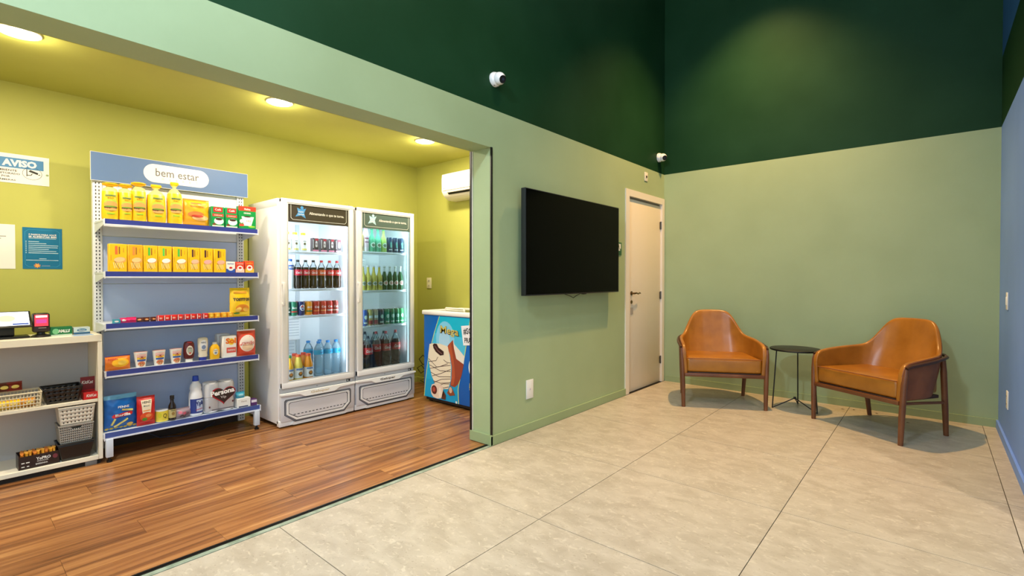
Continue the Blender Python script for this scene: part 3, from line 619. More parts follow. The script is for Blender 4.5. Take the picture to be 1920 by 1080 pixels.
q.poly([(-.44, .138), (-.42, .18), (-.38, .196), (-.31, .20), (-.264, .185), (-.250, .14), (-.256, .099), (-.29, .065), (-.339, .055), (-.40, .062), (-.43, .09)], C(232, 206, 186, .4), 7).ell(-.385, .135, .042, .044, C(96, 34, 24, .4), 8, 16, 1).ell(-.388, .138, .022, .024, C(176, 70, 50, .4), 9, 12, 1).ell(-.30, .12, .022, .05, C(244, 226, 210, .4), 8, 12, 1)
q.poly([(-.256, .150), (-.216, .105), (-.221, .061), (-.281, .062)], C(86, 44, 30, .4), 7).poly([(-.191, .147), (-.150, .205), (-.12, .174), (-.089, .125), (-.16, .108), (-.2, .129)], C(140, 70, 40, .4), 7).ell(-.15, .165, .022, .03, C(222, 180, 150, .4), 8, 10, 1)
q.txt('Mega', -.165, .712, .262, .098, C(96, 66, 40, .4), 9, .03, rot=-.06).txt('Mega', -.167, .716, .250, .088, C(216, 196, 96, .4), 10, .008, rot=-.06)
q.ell(.19, .41, .10, .115, C(232, 240, 246, .4), 3, 28, 1).ell(.20, .41, .078, .092, C(190, 30, 44, .4), 4, 24, 1).txt('Perfeita', .205, .24, .21, .05, C(226, 210, 120, .4), 3).line([(.10, .205), (.28, .205)], .006, C(226, 210, 120, .4), 3)
q.ell(-.074, .06, .012, .012, C(230, 236, 240, .4), 3, 12, 1)
q.build('picture_print', t)
pc = MB(); pc.surf = lambda x, z: -.2605
pc.add([(-.003, -.2605, .78), (.178, -.2605, .80), (.205, -.2605, .622), (.027, -.2605, .602)], [(0, 1, 2, 3)], C(240, 236, 240, .6)); pc.txt('#SO', .085, .735, .115, .062, BLACK, 1, .02, rot=.08).txt('PRA T', .105, .655, .125, .048, BLACK, 1, .02, rot=.06)
pc.build('paper_note', label='white handwritten paper taped to the blue freezer', cat='note', loc=(-3.3, 3.385, 0))
# plug and cable coil beside the freezer
t = thing('power_cable', 'black power cable and plugs hanging in the corner beside the freezer', 'cable', (-4.42, SE - .02, 0))
MB().rbox(.10, .16, -.05, 0, .52, .58, BLACK, .008).rbox(.105, .155, -.07, -.02, .46, .51, BLACK, .008).build('plug', t)
pts = [(.13, -.04, .50), (.14, -.05, .42), (.10, -.06, .34), (.02, -.08, .30)]
MB().tube([(.13, -.03, .5), (.16, -.03, .38), (.12, -.05, .27), (.02, -.08, .24), (-.02, -.1, .3), (.04, -.09, .35), (.1, -.08, .3), (.09, -.07, .2), (0, -.09, .14), (-.03, -.12, .2), (.05, -.12, .24), (.12, -.1, .16), (.08, -.08, .1), (.0, -.1, .06), (.1, -.06, .02), (.2, -.04, .008)], .0045, BLACK, 6).build('cord', t)

# ------------------------------------------------------------------ store: posters
def wallprint(name, label, cat, y0, y1, z0, z1, col, fn):
    b = MB().box(-.0015 - .001, -.0005, 0, 0, 0, 0, col); b = MB()
    wy, wz = (y1 - y0) / 2, (z1 - z0) / 2
    b.box(-wy, wy, -.003, -.0004, -wz, wz, col)
    o = b.build(name, label=label, cat=cat, loc=(BW, (y0 + y1) / 2, (z0 + z1) / 2), rz=radians(90))
    q = MB(); q.surf = lambda x, z: -.003; q.lay = .0006; fn(q, wy, wz); q.build('print', o); return o
PW = C(244, 238, 226, .5); INK = C(40, 38, 30, .6)
def f(q, a, b):
    BL = C(66, 130, 178, .5); c = (0.0 + .496) / 2
    q.rect(-a + .02, a - .028, b - .092, b - .026, BL, 1).txt('AVISO', .352 - c, b - .060, .165, .046, WHITE, 2, .05)
    for i, s_ in enumerate(('AMBIENTE', 'MONITORADO', 'POR', 'CÂMERAS')): q.txt(s_, .287 - c, b - .110 - .0205 * i, .0132 * len(s_), .0125, INK, 1, .02)
    x = .412 - c; z = -.022
    for k in range(36):
        t0, t1 = 2 * pi * k / 36, 2 * pi * (k + 1) / 36; q.line([(x + .047 * cos(t0), z + .040 * sin(t0)), (x + .047 * cos(t1), z + .040 * sin(t1))], .002, INK, 1)
    q.rect(x - .028, x - .024, z - .02, z + .026, INK, 2); q.line([(x - .024, z - .012), (x - .006, z - .012), (x, z)], .004, INK, 2)
    q.poly([(x - .018, z + .012), (x - .010, z + .024), (x + .030, z + .008), (x + .026, z - .004)], INK, 2).ell(x + .034, z - .004, .005, .003, INK, 2, 10, 1).ell(x + .074, z, .008, .007, C(150, 170, 120), 1, 12, 1)
wallprint('warning_sign', 'white and blue warning sign with camera pictogram, high on the yellow wall', 'sign', 0.0, .496, 1.849, 2.041, PW, f)
def f(q, a, b):
    G = C(120, 118, 116, .6)
    for z, x1 in ((.065, .285), (.05, .262), (.036, .24)): q.rect(-a + .03, x1 - .1135, z, z + .0045, G, 1)
    q.rect(-a + .03, .255 - .1135, -.058, -.054, G, 1).rect(-a + .03, .235 - .1135, -.069, -.066, G, 1).poly([(.0, -.1095), (.125, -.1095), (.138, -.105), (.1415, -.098), (.138, -.091), (.125, -.0865), (.0, -.0865)], C(146, 196, 62, .5), 1)
wallprint('poster', 'white paper notice with grey lines at the left edge, on the yellow wall', 'poster', -.10, .327, 1.282, 1.574, PW, f)
def f(q, a, b):
    W_ = C(214, 236, 240, .5)
    fr = [(-a + .012, -b + .03), (-a + .012, b - .03), (-a + .03, b - .014), (a - .03, b - .014), (a - .012, b - .03), (a - .012, -b + .03), (a - .03, -b + .014), (-a + .03, -b + .014), (-a + .012, -b + .03)]
    q.line(fr, .0016, C(60, 160, 196, .5), 1)
    q.txt('7 PASSOS PARA VOCÊ', .0, b - .046, .138, .013, WHITE, 2, .03).txt('SE ALIMENTAR BEM', .0, b - .0615, .138, .012, WHITE, 2, .03).rect(-.068, .068, b - .0735, b - .0715, W_, 1)
    for i, x1 in enumerate((-.018, .018, .078, .075, .030, .068, .078)):
        z = b - .094 - .0128 * i; q.rect(-.084, -.0785, z - .002, z + .002, W_, 1).rect(-.070, x1, z - .0016, z + .0016, W_, 1)
    q.rect(-.018, .018, -b + .068, -b + .071, W_, 1).rect(-.082, .078, -b + .0575, -b + .0605, W_, 1)
    for k in range(7): q.poly([(-.028, -b + .022), (-.028 + .017 * cos(k * .9), -b + .022 + .016 * sin(k * .9)), (-.028 + .017 * cos(k * .9 + .5), -b + .022 + .016 * sin(k * .9 + .5))], C(236, 150, 60, .5), 2)
    q.ell(-.028, -b + .022, .010, .010, C(244, 170, 80, .5), 3, 12, 1).rect(-.006, .036, -b + .019, -b + .024, C(130, 150, 180, .5), 2)
wallprint('poster', 'teal blue poster with white text lines beside the shelf unit', 'poster', .361, .558, 1.283, 1.562, C(0, 108, 146, .45), f)

# ------------------------------------------------------------------ gondola shelf unit
RY = radians(90)
GY0, GY1 = .695, 1.682
t = thing('shelf_unit', 'tall white metal shelf unit with blue header sign and blue shelf edges', 'shelf', (-4.30, 1.19, 0), RY)
# local: x = world y - 1.19 ; y = -(world x + 4.30)
GP = C(214, 222, 234, .38); GW = C(226, 228, 226, .4)
HW = .493
for s_ in (-1, 1):
    u = MB(); xa, xb = (s_ * HW, s_ * (HW - .052)); x0, x1 = min(xa, xb), max(xa, xb)
    u.rbox(x0, x1, .145, .195, .015, 1.91, GW, .003)
    k = 0; z = .03
    while z < 1.885:
        for dx in (-.009, .009): xm = (x0 + x1) / 2 + dx; u.box(xm - .003, xm + .003, .1438, .1448, z, z + .012, C(52, 54, 58, .6))
        z += .025
    u.build('upright', t)
    MB().rbox(x0 + .006, x1 - .008, -.176, -.138, .035, .155, C(206, 214, 226, .4), .003).rbox(x0 + .010, x1 - .012, -.17, .14, .115, .150, C(206, 214, 226, .4), .003).build('foot_bracket', t)
    MB().lathe([(.016, 0), (.016, .012), (.008, .014), (.008, .04)], BLACK, 12, cx=(x0 + x1) / 2, cy=-.155).build('levelling_foot', t)
bp = MB(); zs_ = [.16, .50, .84, 1.18, 1.52, 1.90]
for a, b in zip(zs_[:-1], zs_[1:]): bp.rbox(-HW + .052, HW - .052, .160, .168, a + .001, b - .001, C(192, 208, 238, .32) if a < 1.5 else C(226, 230, 234, .35), .002, 1)
bp.build('back_panel', t)
MB().box(-HW + .052, HW - .052, .162, .168, .012, .158, C(44, 32, 26, .6)).build('dark_back_strip', t)  # dark brown strip at the back, below the lowest shelf
SHELVES = [1.610, 1.262, .915, .600, .190]
BLU = C(52, 62, 142, .35); BLU2 = C(64, 84, 150, .35)
for i, z in enumerate(SHELVES):
    s_ = MB(); hw = HW - .006 if i < 4 else HW + .004
    s_.rbox(-hw, hw, -.150, .143, z - .014, z, GP, .002, 1)
    s_.box(-hw, hw, -.150, -.148, z - .034, z - .002, GP)
    for sg in (-1, 1): s_.prism([(0, 0)], 0, 1, GP) if False else s_.add([(sg * (hw - .002), y, zz) for y, zz in ((-.150, z - .034), (-.150, z - .002), (.143, z - .002), (.143, z - .075))] + [(sg * (hw - .006), y, zz) for y, zz in ((-.150, z - .034), (-.150, z - .002), (.143, z - .002), (.143, z - .075))], [(0, 1, 2, 3), (4, 5, 6, 7), (0, 1, 5, 4), (1, 2, 6, 5), (2, 3, 7, 6), (3, 0, 4, 7)], GP)
    sh = s_.build('shelf', t)
    e = MB(); e.box(-hw + .004, hw - .004, -.164, -.151, z - .034, z - .030, METALW).box(-hw + .004, hw - .004, -.158, -.1505, z - .032, z + .003, BLU if i != 4 else BLU2).box(-hw + .002, hw - .002, -.1665, -.1635, z - .040, z - .034, C(214, 216, 228, .25)); e.box(hw - .006, hw - .002, -.170, -.150, z - .044, z + .004, C(226, 228, 236, .3)); e.box(-hw + .002, -hw + .006, -.170, -.150, z - .044, z + .004, C(226, 228, 236, .3)); e.build('price_rail', sh)
hd = MB().box(-.5045, .5185, .128, .144, 1.903, 2.099, C(96, 124, 168, .45)); hd.ring([(-.5055, 1.901), (.5195, 1.901), (.5195, 2.101), (-.5055, 2.101)], [(-.5035, 1.9035), (.5175, 1.9035), (.5175, 2.0985), (-.5035, 2.0985)], .1265, .145, C(226, 226, 222, .4))
hs_ = hd.build('header_sign', t)
q = MB(); q.surf = lambda x, z: .128; q.lay = .0007; OW = C(244, 240, 236, .45); px0, px1, pz, ph = -.205, .225, 2.005, .068
q.poly([((px1 - ph if cos(2 * pi * (k + .5) / 48) > 0 else px0 + ph) + ph * cos(2 * pi * (k + .5) / 48), pz + ph * sin(2 * pi * (k + .5) / 48)) for k in range(48)], OW, 1)
q.txt('bem estar', .012, pz + .010, .285, .058, C(100, 94, 96, .5), 2, .0)
for i, ch in enumerate('MARKET'): q.txt(ch, -.085 + .045 * i, pz - .038, .012, .016, C(196, 186, 176, .5), 2, 0)
q.build('printed_lettering', hs_)
MB().tube([(.2, .14, .05), (.1, .1, .02), (-.05, .08, .01), (-.18, .12, .02), (-.3, .14, .1), (-.33, .15, .15)], .004, C(40, 50, 70, .4), 6).build('power_cable', label='thin dark cable drooping under the lowest blue edged shelf', cat='cable', loc=(-4.30, 1.25, 0), rz=RY)

# ------------------------------------------------------------------ white cabinet
t = thing('open_cabinet', 'white open shelf cabinet holding baskets, at the left edge', 'cabinet', (-4.32, .12, 0), RY)
CWM = C(236, 228, 208, .45); cw0, cw1 = -1.25, .572
def P3(name, *a): return MB().rbox(*a, CWM, .0015, 1).build(name, t)
P3('top', cw0, cw1, -.17, .17, .807, .850)
P3('side_panel', cw1 - .022, cw1, -.168, .168, .032, .8068); P3('side_panel', cw0, cw0 + .022, -.168, .168, .032, .8068)
P3('divider', -.56, -.538, -.160, .160, .0585, .8068)
P3('shelf', cw0 + .023, -.561, -.160, .155, .410, .430); P3('shelf', -.537, cw1 - .023, -.160, .155, .410, .430)
P3('bottom_panel', cw0 + .023, cw1 - .023, -.168, .165, .032, .0582)
MB().box(cw0 + .01, cw1 - .01, -.145, .150, .0, .0318, C(22, 18, 16, .6)).build('gap_shade_block', t)  # black block fills the gap above the floor, standing in for its shadow
MB().box(cw0 + .023, cw1 - .023, .160, .167, .0585, .806, C(196, 190, 186, .5)).build('back_panel', t)
for x in (cw0 + .06, -.55, cw1 - .06): MB().rbox(x - .03, x + .03, -.162, -.146, 0, .0315, C(120, 120, 118, .4), .003).build('foot', t)

# ------------------------------------------------------------------ product makers (front faces local -Y, origin at the base)
def place(o, x, y, z, rz=RY, label=None, cat=None, group=None):
    o.location = (x, y, z); o.rotation_euler = (o.rotation_euler.x, o.rotation_euler.y, rz); tag(o, label, cat, group); return o
def carton(name, w_, d, h, col, fn, name2='front_print', r=.002, side=None):
    b = MB().rbox(-w_ / 2, w_ / 2, -d / 2, d / 2, 0, h, col, r, 1); o = b.build(name)
    q = MB(); q.surf = lambda x, z: -d / 2; q.lay = .0005; fn(q, w_, h); q.build(name2, o); return o
def bagsurf(secs, p=2.4):
    def y(x, z):
        for a, b in zip(secs[:-1], secs[1:]):
            if a[0] <= z <= b[0]:
                f = (z - a[0]) / (b[0] - a[0] + 1e-9); hw = a[1] + (b[1] - a[1]) * f; hd_ = a[2] + (b[2] - a[2]) * f; return -hd_ * max(0, 1 - min(1, abs(x) / hw) ** p) ** (1 / p)
        return 0
    return y
def pillow(name, w_, h, d, col, fn, top=None, wr=.0015, seed=1, topn=1):
    """sealed bag: flat crimped strips top and bottom, bulging middle"""
    rnd = random.Random(seed); nx, nz = 14, 18; ph = [rnd.uniform(0, 6) for _ in range(8)]
    def prof(x, z):
        u = min(1, abs(x) / (w_ / 2)); v = min(1, abs(z - h / 2) / (h / 2 - .012)) if h > .03 else 0
        return d / 2 * max(0, (1 - u ** 2.6)) ** .6 * max(0, (1 - v ** 3.2)) ** .6 + .0012
    def wrk(x, z): return wr * (sin(x * 90 + ph[0]) * cos(z * 70 + ph[1]) + .6 * sin(z * 140 + x * 60 + ph[2]))
    F = lambda x, z: -prof(x, z) - wrk(x, z) * min(1, prof(x, z) / .004)
    m = MB(); vs = []; fs = []
    for sgn in (1, -1):
        for j in range(nz + 1):
            for i in range(nx + 1):
                z = h * j / nz; edge = 1 - .03 * sin(pi * j / nz) * 1.0; x = (-w_ / 2 + w_ * i / nx) * edge; vs.append((x, F(x, z) if sgn > 0 else -F(x, z) * .9, z))
    W = nx + 1; off = W * (nz + 1)
    mats = []
    for s_ in (0, 1):
        for j in range(nz):
            for i in range(nx): a = s_ * off + j * W + i; fs.append((a, a + 1, a + W + 1, a + W)); mats.append(j)
    bd = [j * W for j in range(nz + 1)] + [nz * W + i for i in range(1, nx + 1)] + [j * W + nx for j in range(nz - 1, -1, -1)] + [i for i in range(nx - 1, 0, -1)]
    for a, b in zip(bd, bd[1:] + bd[:1]): fs.append((a, b, b + off, a + off)); mats.append(-1)
    tm = top or col
    m.add(vs, fs, lambda i: tm if mats[i] >= nz - topn else col, True); o = m.build(name)
    q = MB(); q.surf = lambda x, z: F(x, z) - .0012; q.lay = .0007; fn(q, w_, h)
    if q.v: q.build('front_print', o)
    return o
def bottle(name, prof, mat_, cap=None, capc=None, label_=None, sq=1, n=18, txt=None, lab2=None):
    o = MB().lathe(prof, mat_, n, sq=sq).build(name)
    if cap: MB().lathe([(0, cap[0]), (cap[2], cap[0]), (cap[2], cap[1] - .002), (cap[2] - .002, cap[1]), (0, cap[1])], capc, 14).build('cap', o)
    if label_:
        z0, z1, r, c = label_; q = MB().lathe([(r, z0), (r, z1)], c, n, sq=sq, caps=False); q.surf = lambda x, z: -sqrt(max(0, (r + .0004) ** 2 - x * x)) * sq; q.lay = .0006
        if txt: txt(q, r, z0, z1)
        q.build('label', o)
    return o
YEL = C(246, 194, 20, .4); YEL2 = C(250, 206, 40, .4); ORG = C(234, 140, 30, .4); RED = C(206, 34, 32, .4); GRN = C(20, 140, 70, .4); DKR = C(120, 20, 24, .4); BRN = C(96, 56, 30, .5); TANB = C(214, 150, 84, .5); WHT = C(240, 238, 232, .45); PALE = C(250, 226, 130, .3)
SX = -4.155   # x of product fronts
# ---- top shelf: bread
def burger(q, cz, s=1.0, lettuce=True):
    q.rect(-.026 * s, .026 * s, cz + .062 * s, cz + .072 * s, C(90, 120, 60, .5), 1).txt('PÃO', 0, cz + .052 * s, .03 * s, .011 * s, C(120, 80, 20), 2)
    q.ell(0, cz + .026 * s, .032 * s, .017 * s, C(170, 196, 60, .5), 1).ell(0, cz + .012 * s, .034 * s, .020 * s, C(224, 156, 84, .5), 2).ell(0, cz - .008 * s, .034 * s, .008 * s, C(90, 50, 26, .5), 3).ell(0, cz - .002 * s, .033 * s, .005 * s, C(110, 150, 40, .5), 4).ell(0, cz - .019 * s, .031 * s, .009 * s, C(226, 164, 96, .5), 3).rect(-.02 * s, .02 * s, cz - .05 * s, cz - .042 * s, C(150, 200, 40, .5), 1)
def bread(w_, h, kind, seed):
    a = w_ / 2; rr = random.Random(seed)
    secs = [(0, a * .80, .036), (.012, a * .96, .046), (.05, a, .050), (h * .45, a * .98, .050), (h * .60, a * .96, .047), (h * .72, a * .88, .040), (h * .80, a * .60, .028), (h * .855, a * .22, .011), (h * .875, a * .20, .010), (h * .91, a * .40, .014), (h * .96, a * .60, .016), (h, a * .50, .006)] if kind == 'tall' else \
           [(0, a * .84, .038), (.012, a * .98, .046), (.05, a, .050), (h * .6, a * .98, .048), (h * .76, a * .95, .040), (h * .84, a * .80, .026), (h * .885, a * .42, .012), (h * .905, a * .38, .010), (h * .93, a * .90, .020, .0, -.006), (h * .97, a * 1.0, .022, .0, -.012), (h, a * .60, .008, 0, -.012)]
    m = MB().loft(secs, lambda z: (PALE if h * .60 < z < h * .9 else YEL), 26, 2.3)
    for i, v in enumerate(m.v): m.v[i] = (v[0] + .0016 * sin(v[2] * 150 + seed + v[1] * 50), v[1] + .0018 * sin(v[0] * 130 + v[2] * 90 + seed), v[2])
    o = m.build('bread_bag'); bs = bagsurf([s_[:3] for s_ in secs], 2.3)
    q = MB(); q.surf = lambda x, z: bs(x, z) - .002; q.lay = .0007; burger(q, h * .36, min(1.1, w_ / .085)); q.build('front_print', o); return o
for i, (y, w_, h, k, lab) in enumerate([(.752, .088, .250, 'flop', 'yellow bread bag with folded top, leftmost on the top shelf'), (.832, .076, .252, 'flop', 'narrow yellow bread bag, second from left on the top shelf'), (.907, .086, .276, 'flop', 'yellow bread bag with wide twisted top, third from left on the top shelf'), (1.010, .112, .275, 'tall', 'broad yellow bread bag with a tied neck, fourth from left'), (1.121, .092, .308, 'tall', 'tallest yellow bread bag, its tied neck reaching the header sign')]):
    o = place(bread(w_ + .003, h, k, i + 3), SX - .06, y, 1.6105, RY + radians((-6, 4, -3, 2, 0)[i]), lab, 'bread', 'bread bags on the top shelf')
def f(q, a, h):
    q.txt('TRADICIONAL', 0, h * .72, a * .55, .013, C(150, 90, 20), 2).ell(-.01, h * .42, .052, .022, C(222, 120, 60, .5), 1).ell(.02, h * .30, .055, .020, C(240, 190, 130, .5), 2).ell(.0, h * .36, .04, .01, C(190, 60, 40, .5), 3).rect(-.04, .03, h * .82, h * .86, C(226, 120, 40, .5), 1)
o = pillow('bread_bag', .172, .198, .075, C(240, 170, 24, .4), f, ORG, .002, 5); place(o, SX - .05, 1.256, 1.611, RY, 'square orange yellow bag of hot dog buns right of the tied bread bags', 'bread')
def coffee(q, a, h):
    q.rect(-a / 2 + .014, a / 2 - .014, h * .74, h * .97, C(200, 40, 40, .4), 1).txt('Café', 0, h * .86, a * .45, h * .10, WHT, 2).rect(-a / 2 + .008, a / 2 - .008, h * .52, h * .66, C(196, 60, 40, .4), 1).txt('tradicional', 0, h * .59, a * .6, h * .06, WHT, 2)
    q.ell(.006, h * .30, a * .36, h * .17, WHT, 1).ell(.006, h * .40, a * .26, h * .06, C(60, 34, 20), 2).rect(-a / 2 + .006, a / 2 - .006, h * .03, h * .09, C(220, 230, 200), 1).ell(-a * .28, h * .14, .012, .008, C(120, 60, 30), 2)
for y, lab in ((1.391, 'green coffee pack on the top shelf, left of the pair'), (1.488, 'green coffee pack on the top shelf, right of the pair')):
    place(carton('coffee_pack', .092, .06, .156, C(14, 146, 76, .35), coffee, r=.004), SX - .035, y, 1.6105, RY, lab, 'coffee', 'green coffee packs')
def f(q, a, h):
    q.rect(-a / 2, a / 2, h * .80, h, C(226, 60, 36, .4), 1).txt('Melitta', 0, h * .88, a * .36, h * .09, WHT, 2).txt('ORIGINAL', 0, h * .70, a * .42, h * .07, WHT, 2)
    q.poly([(-a * .34, h * .55), (a * .38, h * .55), (a * .22, h * .15), (-a * .2, h * .15)], WHT, 1).ell(.0, h * .55, a * .2, h * .03, C(60, 30, 20), 2).txt('102', .01, h * .36, a * .25, h * .08, C(200, 120, 90), 2).ell(-a * .34, h * .34, .013, .016, C(230, 230, 220), 2).rect(-a * .46, -a * .2, h * .12, h * .22, C(220, 70, 50), 2).ell(a * .25, h * .12, a * .2, h * .04, C(140, 200, 60), 2)
place(carton('filter_box', .130, .05, .180, C(16, 140, 66, .35), f), SX - .028, 1.602, 1.6105, RY, 'green and red coffee filter box overhanging the right end of the top shelf', 'box')
# ---- second shelf: biscuit boxes
def bisc(tag_, blob):
    def f(q, a, h):
        q.line([(-a * .40, h * .60), (-a * .40, h * .40)], .003, ORG, 1)
        q.rect(-a * .18, -a * .03, h * .62, h * .92, tag_, 1).rect(a * .03, a * .10, h * .64, h * .90, C(150, 90, 20), 1).rect(a * .28, a * .31, h * .70, h * .86, C(200, 120, 30), 1)
        q.ell(.01, h * .42, a * .34, h * .11, C(230, 170, 90, .5), 1, 18, 2, .15).ell(.006, h * .44, a * .31, h * .085, blob, 2, 18, 2, .15)
        for k in range(6): q.line([(-a * .28 + k * a * .1, h * .34), (-a * .20 + k * a * .1, h * .12 + .006 * (k % 2))], .004, C(250, 232, 150, .5), 3)
        q.line([(-a * .2, h * .38), (a * .06, h * .10)], .002, C(120, 70, 30), 4)
    return f
for i, (y, w_, tg, bl, lab) in enumerate([(.782, .096, C(226, 110, 50), C(242, 200, 140), 'yellow biscuit box with orange tag, leftmost on the second shelf'), (.875, .084, C(236, 140, 60), C(244, 206, 140), 'yellow biscuit box with orange tag, second from left'), (.962, .082, C(80, 190, 60), C(248, 248, 240), 'yellow biscuit box with green tag, third from left'), (1.047, .081, C(90, 200, 80), C(248, 248, 240), 'yellow biscuit box with green tag, fourth from left'), (1.140, .090, C(80, 190, 70), C(240, 246, 226), 'yellow biscuit box with green tag, fifth from left'), (1.227, .077, C(90, 50, 40), C(238, 190, 160), 'yellow biscuit box with brown tag, sixth from left'), (1.311, .083, C(80, 40, 36), C(242, 176, 170), 'yellow biscuit box with brown tag, seventh from left'), (1.401, .084, C(80, 44, 34), C(240, 180, 160), 'yellow biscuit box with brown tag, eighth and rightmost')]):
    place(carton('biscuit_box', w_, .055, .188 - .001 * i, (YEL, C(244, 176, 24, .4))[i in (1,)], bisc(tg, bl), r=.003), SX - .03, y, 1.2625, RY, lab, 'box', 'yellow biscuit boxes on the second shelf')
def sm(c1, c2, word):
    def f(q, a, h): q.rect(-a / 2, a / 2, 0, h * .35, c2, 1).ell(0, h * .42, a * .34, h * .24, WHT, 2).txt(word, 0, h * .82, a * .7, h * .12, c2, 2).ell(0, h * .45, a * .18, h * .09, RED, 3)
    return f
place(carton('milk_powder_box', .064, .05, .086, WHT, sm(0, C(40, 80, 170), 'leite')), SX - .03, 1.478, 1.2625, RY, 'small white carton with blue base and red spot on the second shelf', 'carton')
place(carton('cream_carton', .064, .05, .086, C(222, 66, 44, .4), sm(0, C(240, 200, 180), 'creme')), SX - .03, 1.546, 1.2625, RY, 'small red carton beside the small white one on the second shelf', 'carton')
place(carton('tomato_carton', .066, .05, .095, C(226, 80, 36, .4), sm(0, C(244, 190, 60), 'molho')), SX - .03, 1.617, 1.2625, RY, 'small orange red carton at the right end of the second shelf', 'carton')
# ---- third shelf: sweets
ORD = ['first', 'second', 'third', 'fourth', 'fifth', 'sixth', 'seventh', 'eighth', 'ninth']
def candy(name, w_, h, d, col, acc, seed):
    def f(q, a, hh): q.ell(0, hh / 2, a * .26, hh * .2, acc, 1, 12, 2)
    o = pillow(name, w_, h, d, col, f, None, .0012, seed); return o
PK = C(226, 40, 110, .35)
for i, (y, w_, h, col, lab) in enumerate([(.772, .046, .028, C(60, 150, 170, .35), 'small teal sweet packet at the left end of the third shelf'), (.810, .042, .036, C(224, 60, 120, .35), 'small pink sweet packet next to the teal one'), (.853, .056, .038, PK, 'wide magenta sweet packet on the third shelf')]):
    place(candy('sweet_packet', w_, h, .03, col, WHT if i < 2 else C(190, 20, 90), i + 20), SX - .02, y, .9155, RY + .1 * (i - 1), lab, 'sweets')
for i, y in enumerate((.900, .938, .977)): place(candy('chocolate_bonbon', .038, .032, .03, C(92, 44, 30, .35), C(226, 150, 90), i + 30), SX - .02, y, .9155, RY + .3 * (i - 1), 'brown wrapped chocolate, %s from left of the three' % ORD[i], 'sweets', 'brown chocolates on the third shelf')
for i, (y, w_) in enumerate(((1.018, .034), (1.057, .037), (1.098, .038), (1.139, .034), (1.183, .034), (1.220, .034), (1.259, .029), (1.303, .034))):
    o = MB().rbox(-w_ / 2, w_ / 2, -.02, .02, 0, .040, C(214, 40, 34, .35), .004, 2).build('chocolate_box'); q = MB(); q.surf = lambda x, z: -.02; q.rect(-w_ / 2, -w_ / 2 + .004, .003, .037, WHT, 1).ell(0, .02, w_ * .28, .008, C(244, 120, 90), 1, 12, 1).txt('bis', 0, .02, w_ * .36, .010, WHT, 2); q.build('front_print', o)
    place(o, SX - .022, y, .9155, RY, 'small red chocolate pack, %s from left in its row' % ORD[i], 'sweets', 'red chocolate packs on the third shelf')
for i, y in enumerate((1.343, 1.387, 1.432, 1.476)):
    o = MB().lathe([(0, 0), (.020, 0), (.0215, .006), (.0215, .036), (.018, .040), (0, .041)], C(240, 168, 28, .4), 16).build('snack_tub'); q = MB(); q.surf = lambda x, z: -sqrt(max(0, .0222 ** 2 - x * x)); q.ell(0, .021, .011, .010, C(250, 206, 70), 1); q.build('front_print', o)
    place(o, SX - .024, y, .9155, RY, 'little round yellow pack, %s from left of the four' % ORD[i], 'sweets', 'round yellow packs on the third shelf')
def f(q, a, h):
    q.rect(-a * .36, a * .3, h * .80, h * .88, C(200, 140, 20), 1).txt('TOSTITOS', .004, h * .60, a * .82, h * .105, C(30, 34, 60, .5), 2, .05).ell(.01, h * .30, a * .34, h * .13, C(226, 140, 40, .5), 1).ell(-.02, h * .25, a * .16, h * .07, C(246, 206, 100, .5), 2, 12, 2, .5).ell(.035, h * .24, a * .15, h * .07, C(240, 190, 80, .5), 2, 12, 2, -.4).ell(-.03, h * .12, a * .16, h * .03, C(90, 140, 50), 2)
place(pillow('chips_bag', .150, .228, .06, C(246, 204, 26, .35), f, None, .002, 9), SX - .035, 1.552, .9155, RY + .05, 'tall yellow tortilla chips bag at the right end of the third shelf', 'snack bag')
# ---- fourth shelf
def f(q, a, h): q.ell(.01, h * .5, a * .34, h * .30, C(250, 190, 40, .4), 1).ell(.02, h * .5, a * .18, h * .16, C(252, 214, 90, .4), 2).txt('NISSIN', -.03, h * .78, a * .36, h * .14, C(190, 40, 30), 3)
o = pillow('noodle_packet', .14, .098, .04, C(232, 124, 26, .35), f, C(40, 60, 150, .4), .0018, 12); place(o, SX - .03, .778, .6005, RY + .12, 'orange instant noodle packet leaning at the left of the fourth shelf', 'packet')
MB().rect(.058, .070, .004, .096, C(40, 60, 150, .4), -1).build('seal_strip', o)
def cup(lab, y, z):
    secs = [(0, 0), (.0275, 0), (.028, .003), (.0385, .098), (.0395, .102), (.0395, .1045), (.037, .1045)]
    o = MB().lathe(secs, lambda z_: WHT, 24).build('noodle_cup'); MB().lathe([(0, .1045), (.038, .1045), (.0385, .1065), (0, .107)], C(236, 190, 190, .4), 24).build('lid', o)
    q = MB(); R = lambda z_: .028 + (.0105) * z_ / .098; q.surf = lambda x, z_: -sqrt(max(1e-8, (R(z_) + .0006) ** 2 - x * x)); q.lay = .0005
    q.rect(-.027, .027, .070, .092, C(238, 196, 190, .4), 1).rect(-.026, .026, .056, .070, C(250, 214, 60, .4), 1).ell(0, .071, .024, .006, C(176, 60, 50, .4), 2, 16, 1).rect(-.024, .024, .043, .055, C(60, 100, 180, .4), 1).txt('CUP', 0, .062, .026, .010, C(190, 50, 40), 2).ell(0, .024, .021, .018, C(220, 130, 90, .4), 2)
    for k in range(7): q.ell(-.014 + .0047 * k, .022 + .006 * ((k * 5) % 3 - 1), .0035, .003, (C(246, 220, 170), C(200, 80, 50), C(110, 150, 60))[k % 3], 3, 8, 1)
    q.build('wrap_print', o); return place(o, SX - .045, y, z, RY, lab, 'noodle cup', 'noodle cups on the fourth shelf')
for y, lab in ((.908, 'striped instant noodle cup, left one of three'), (1.015, 'striped instant noodle cup, middle one of three'), (1.118, 'striped instant noodle cup, right one of three')): cup(lab, y, .6005)
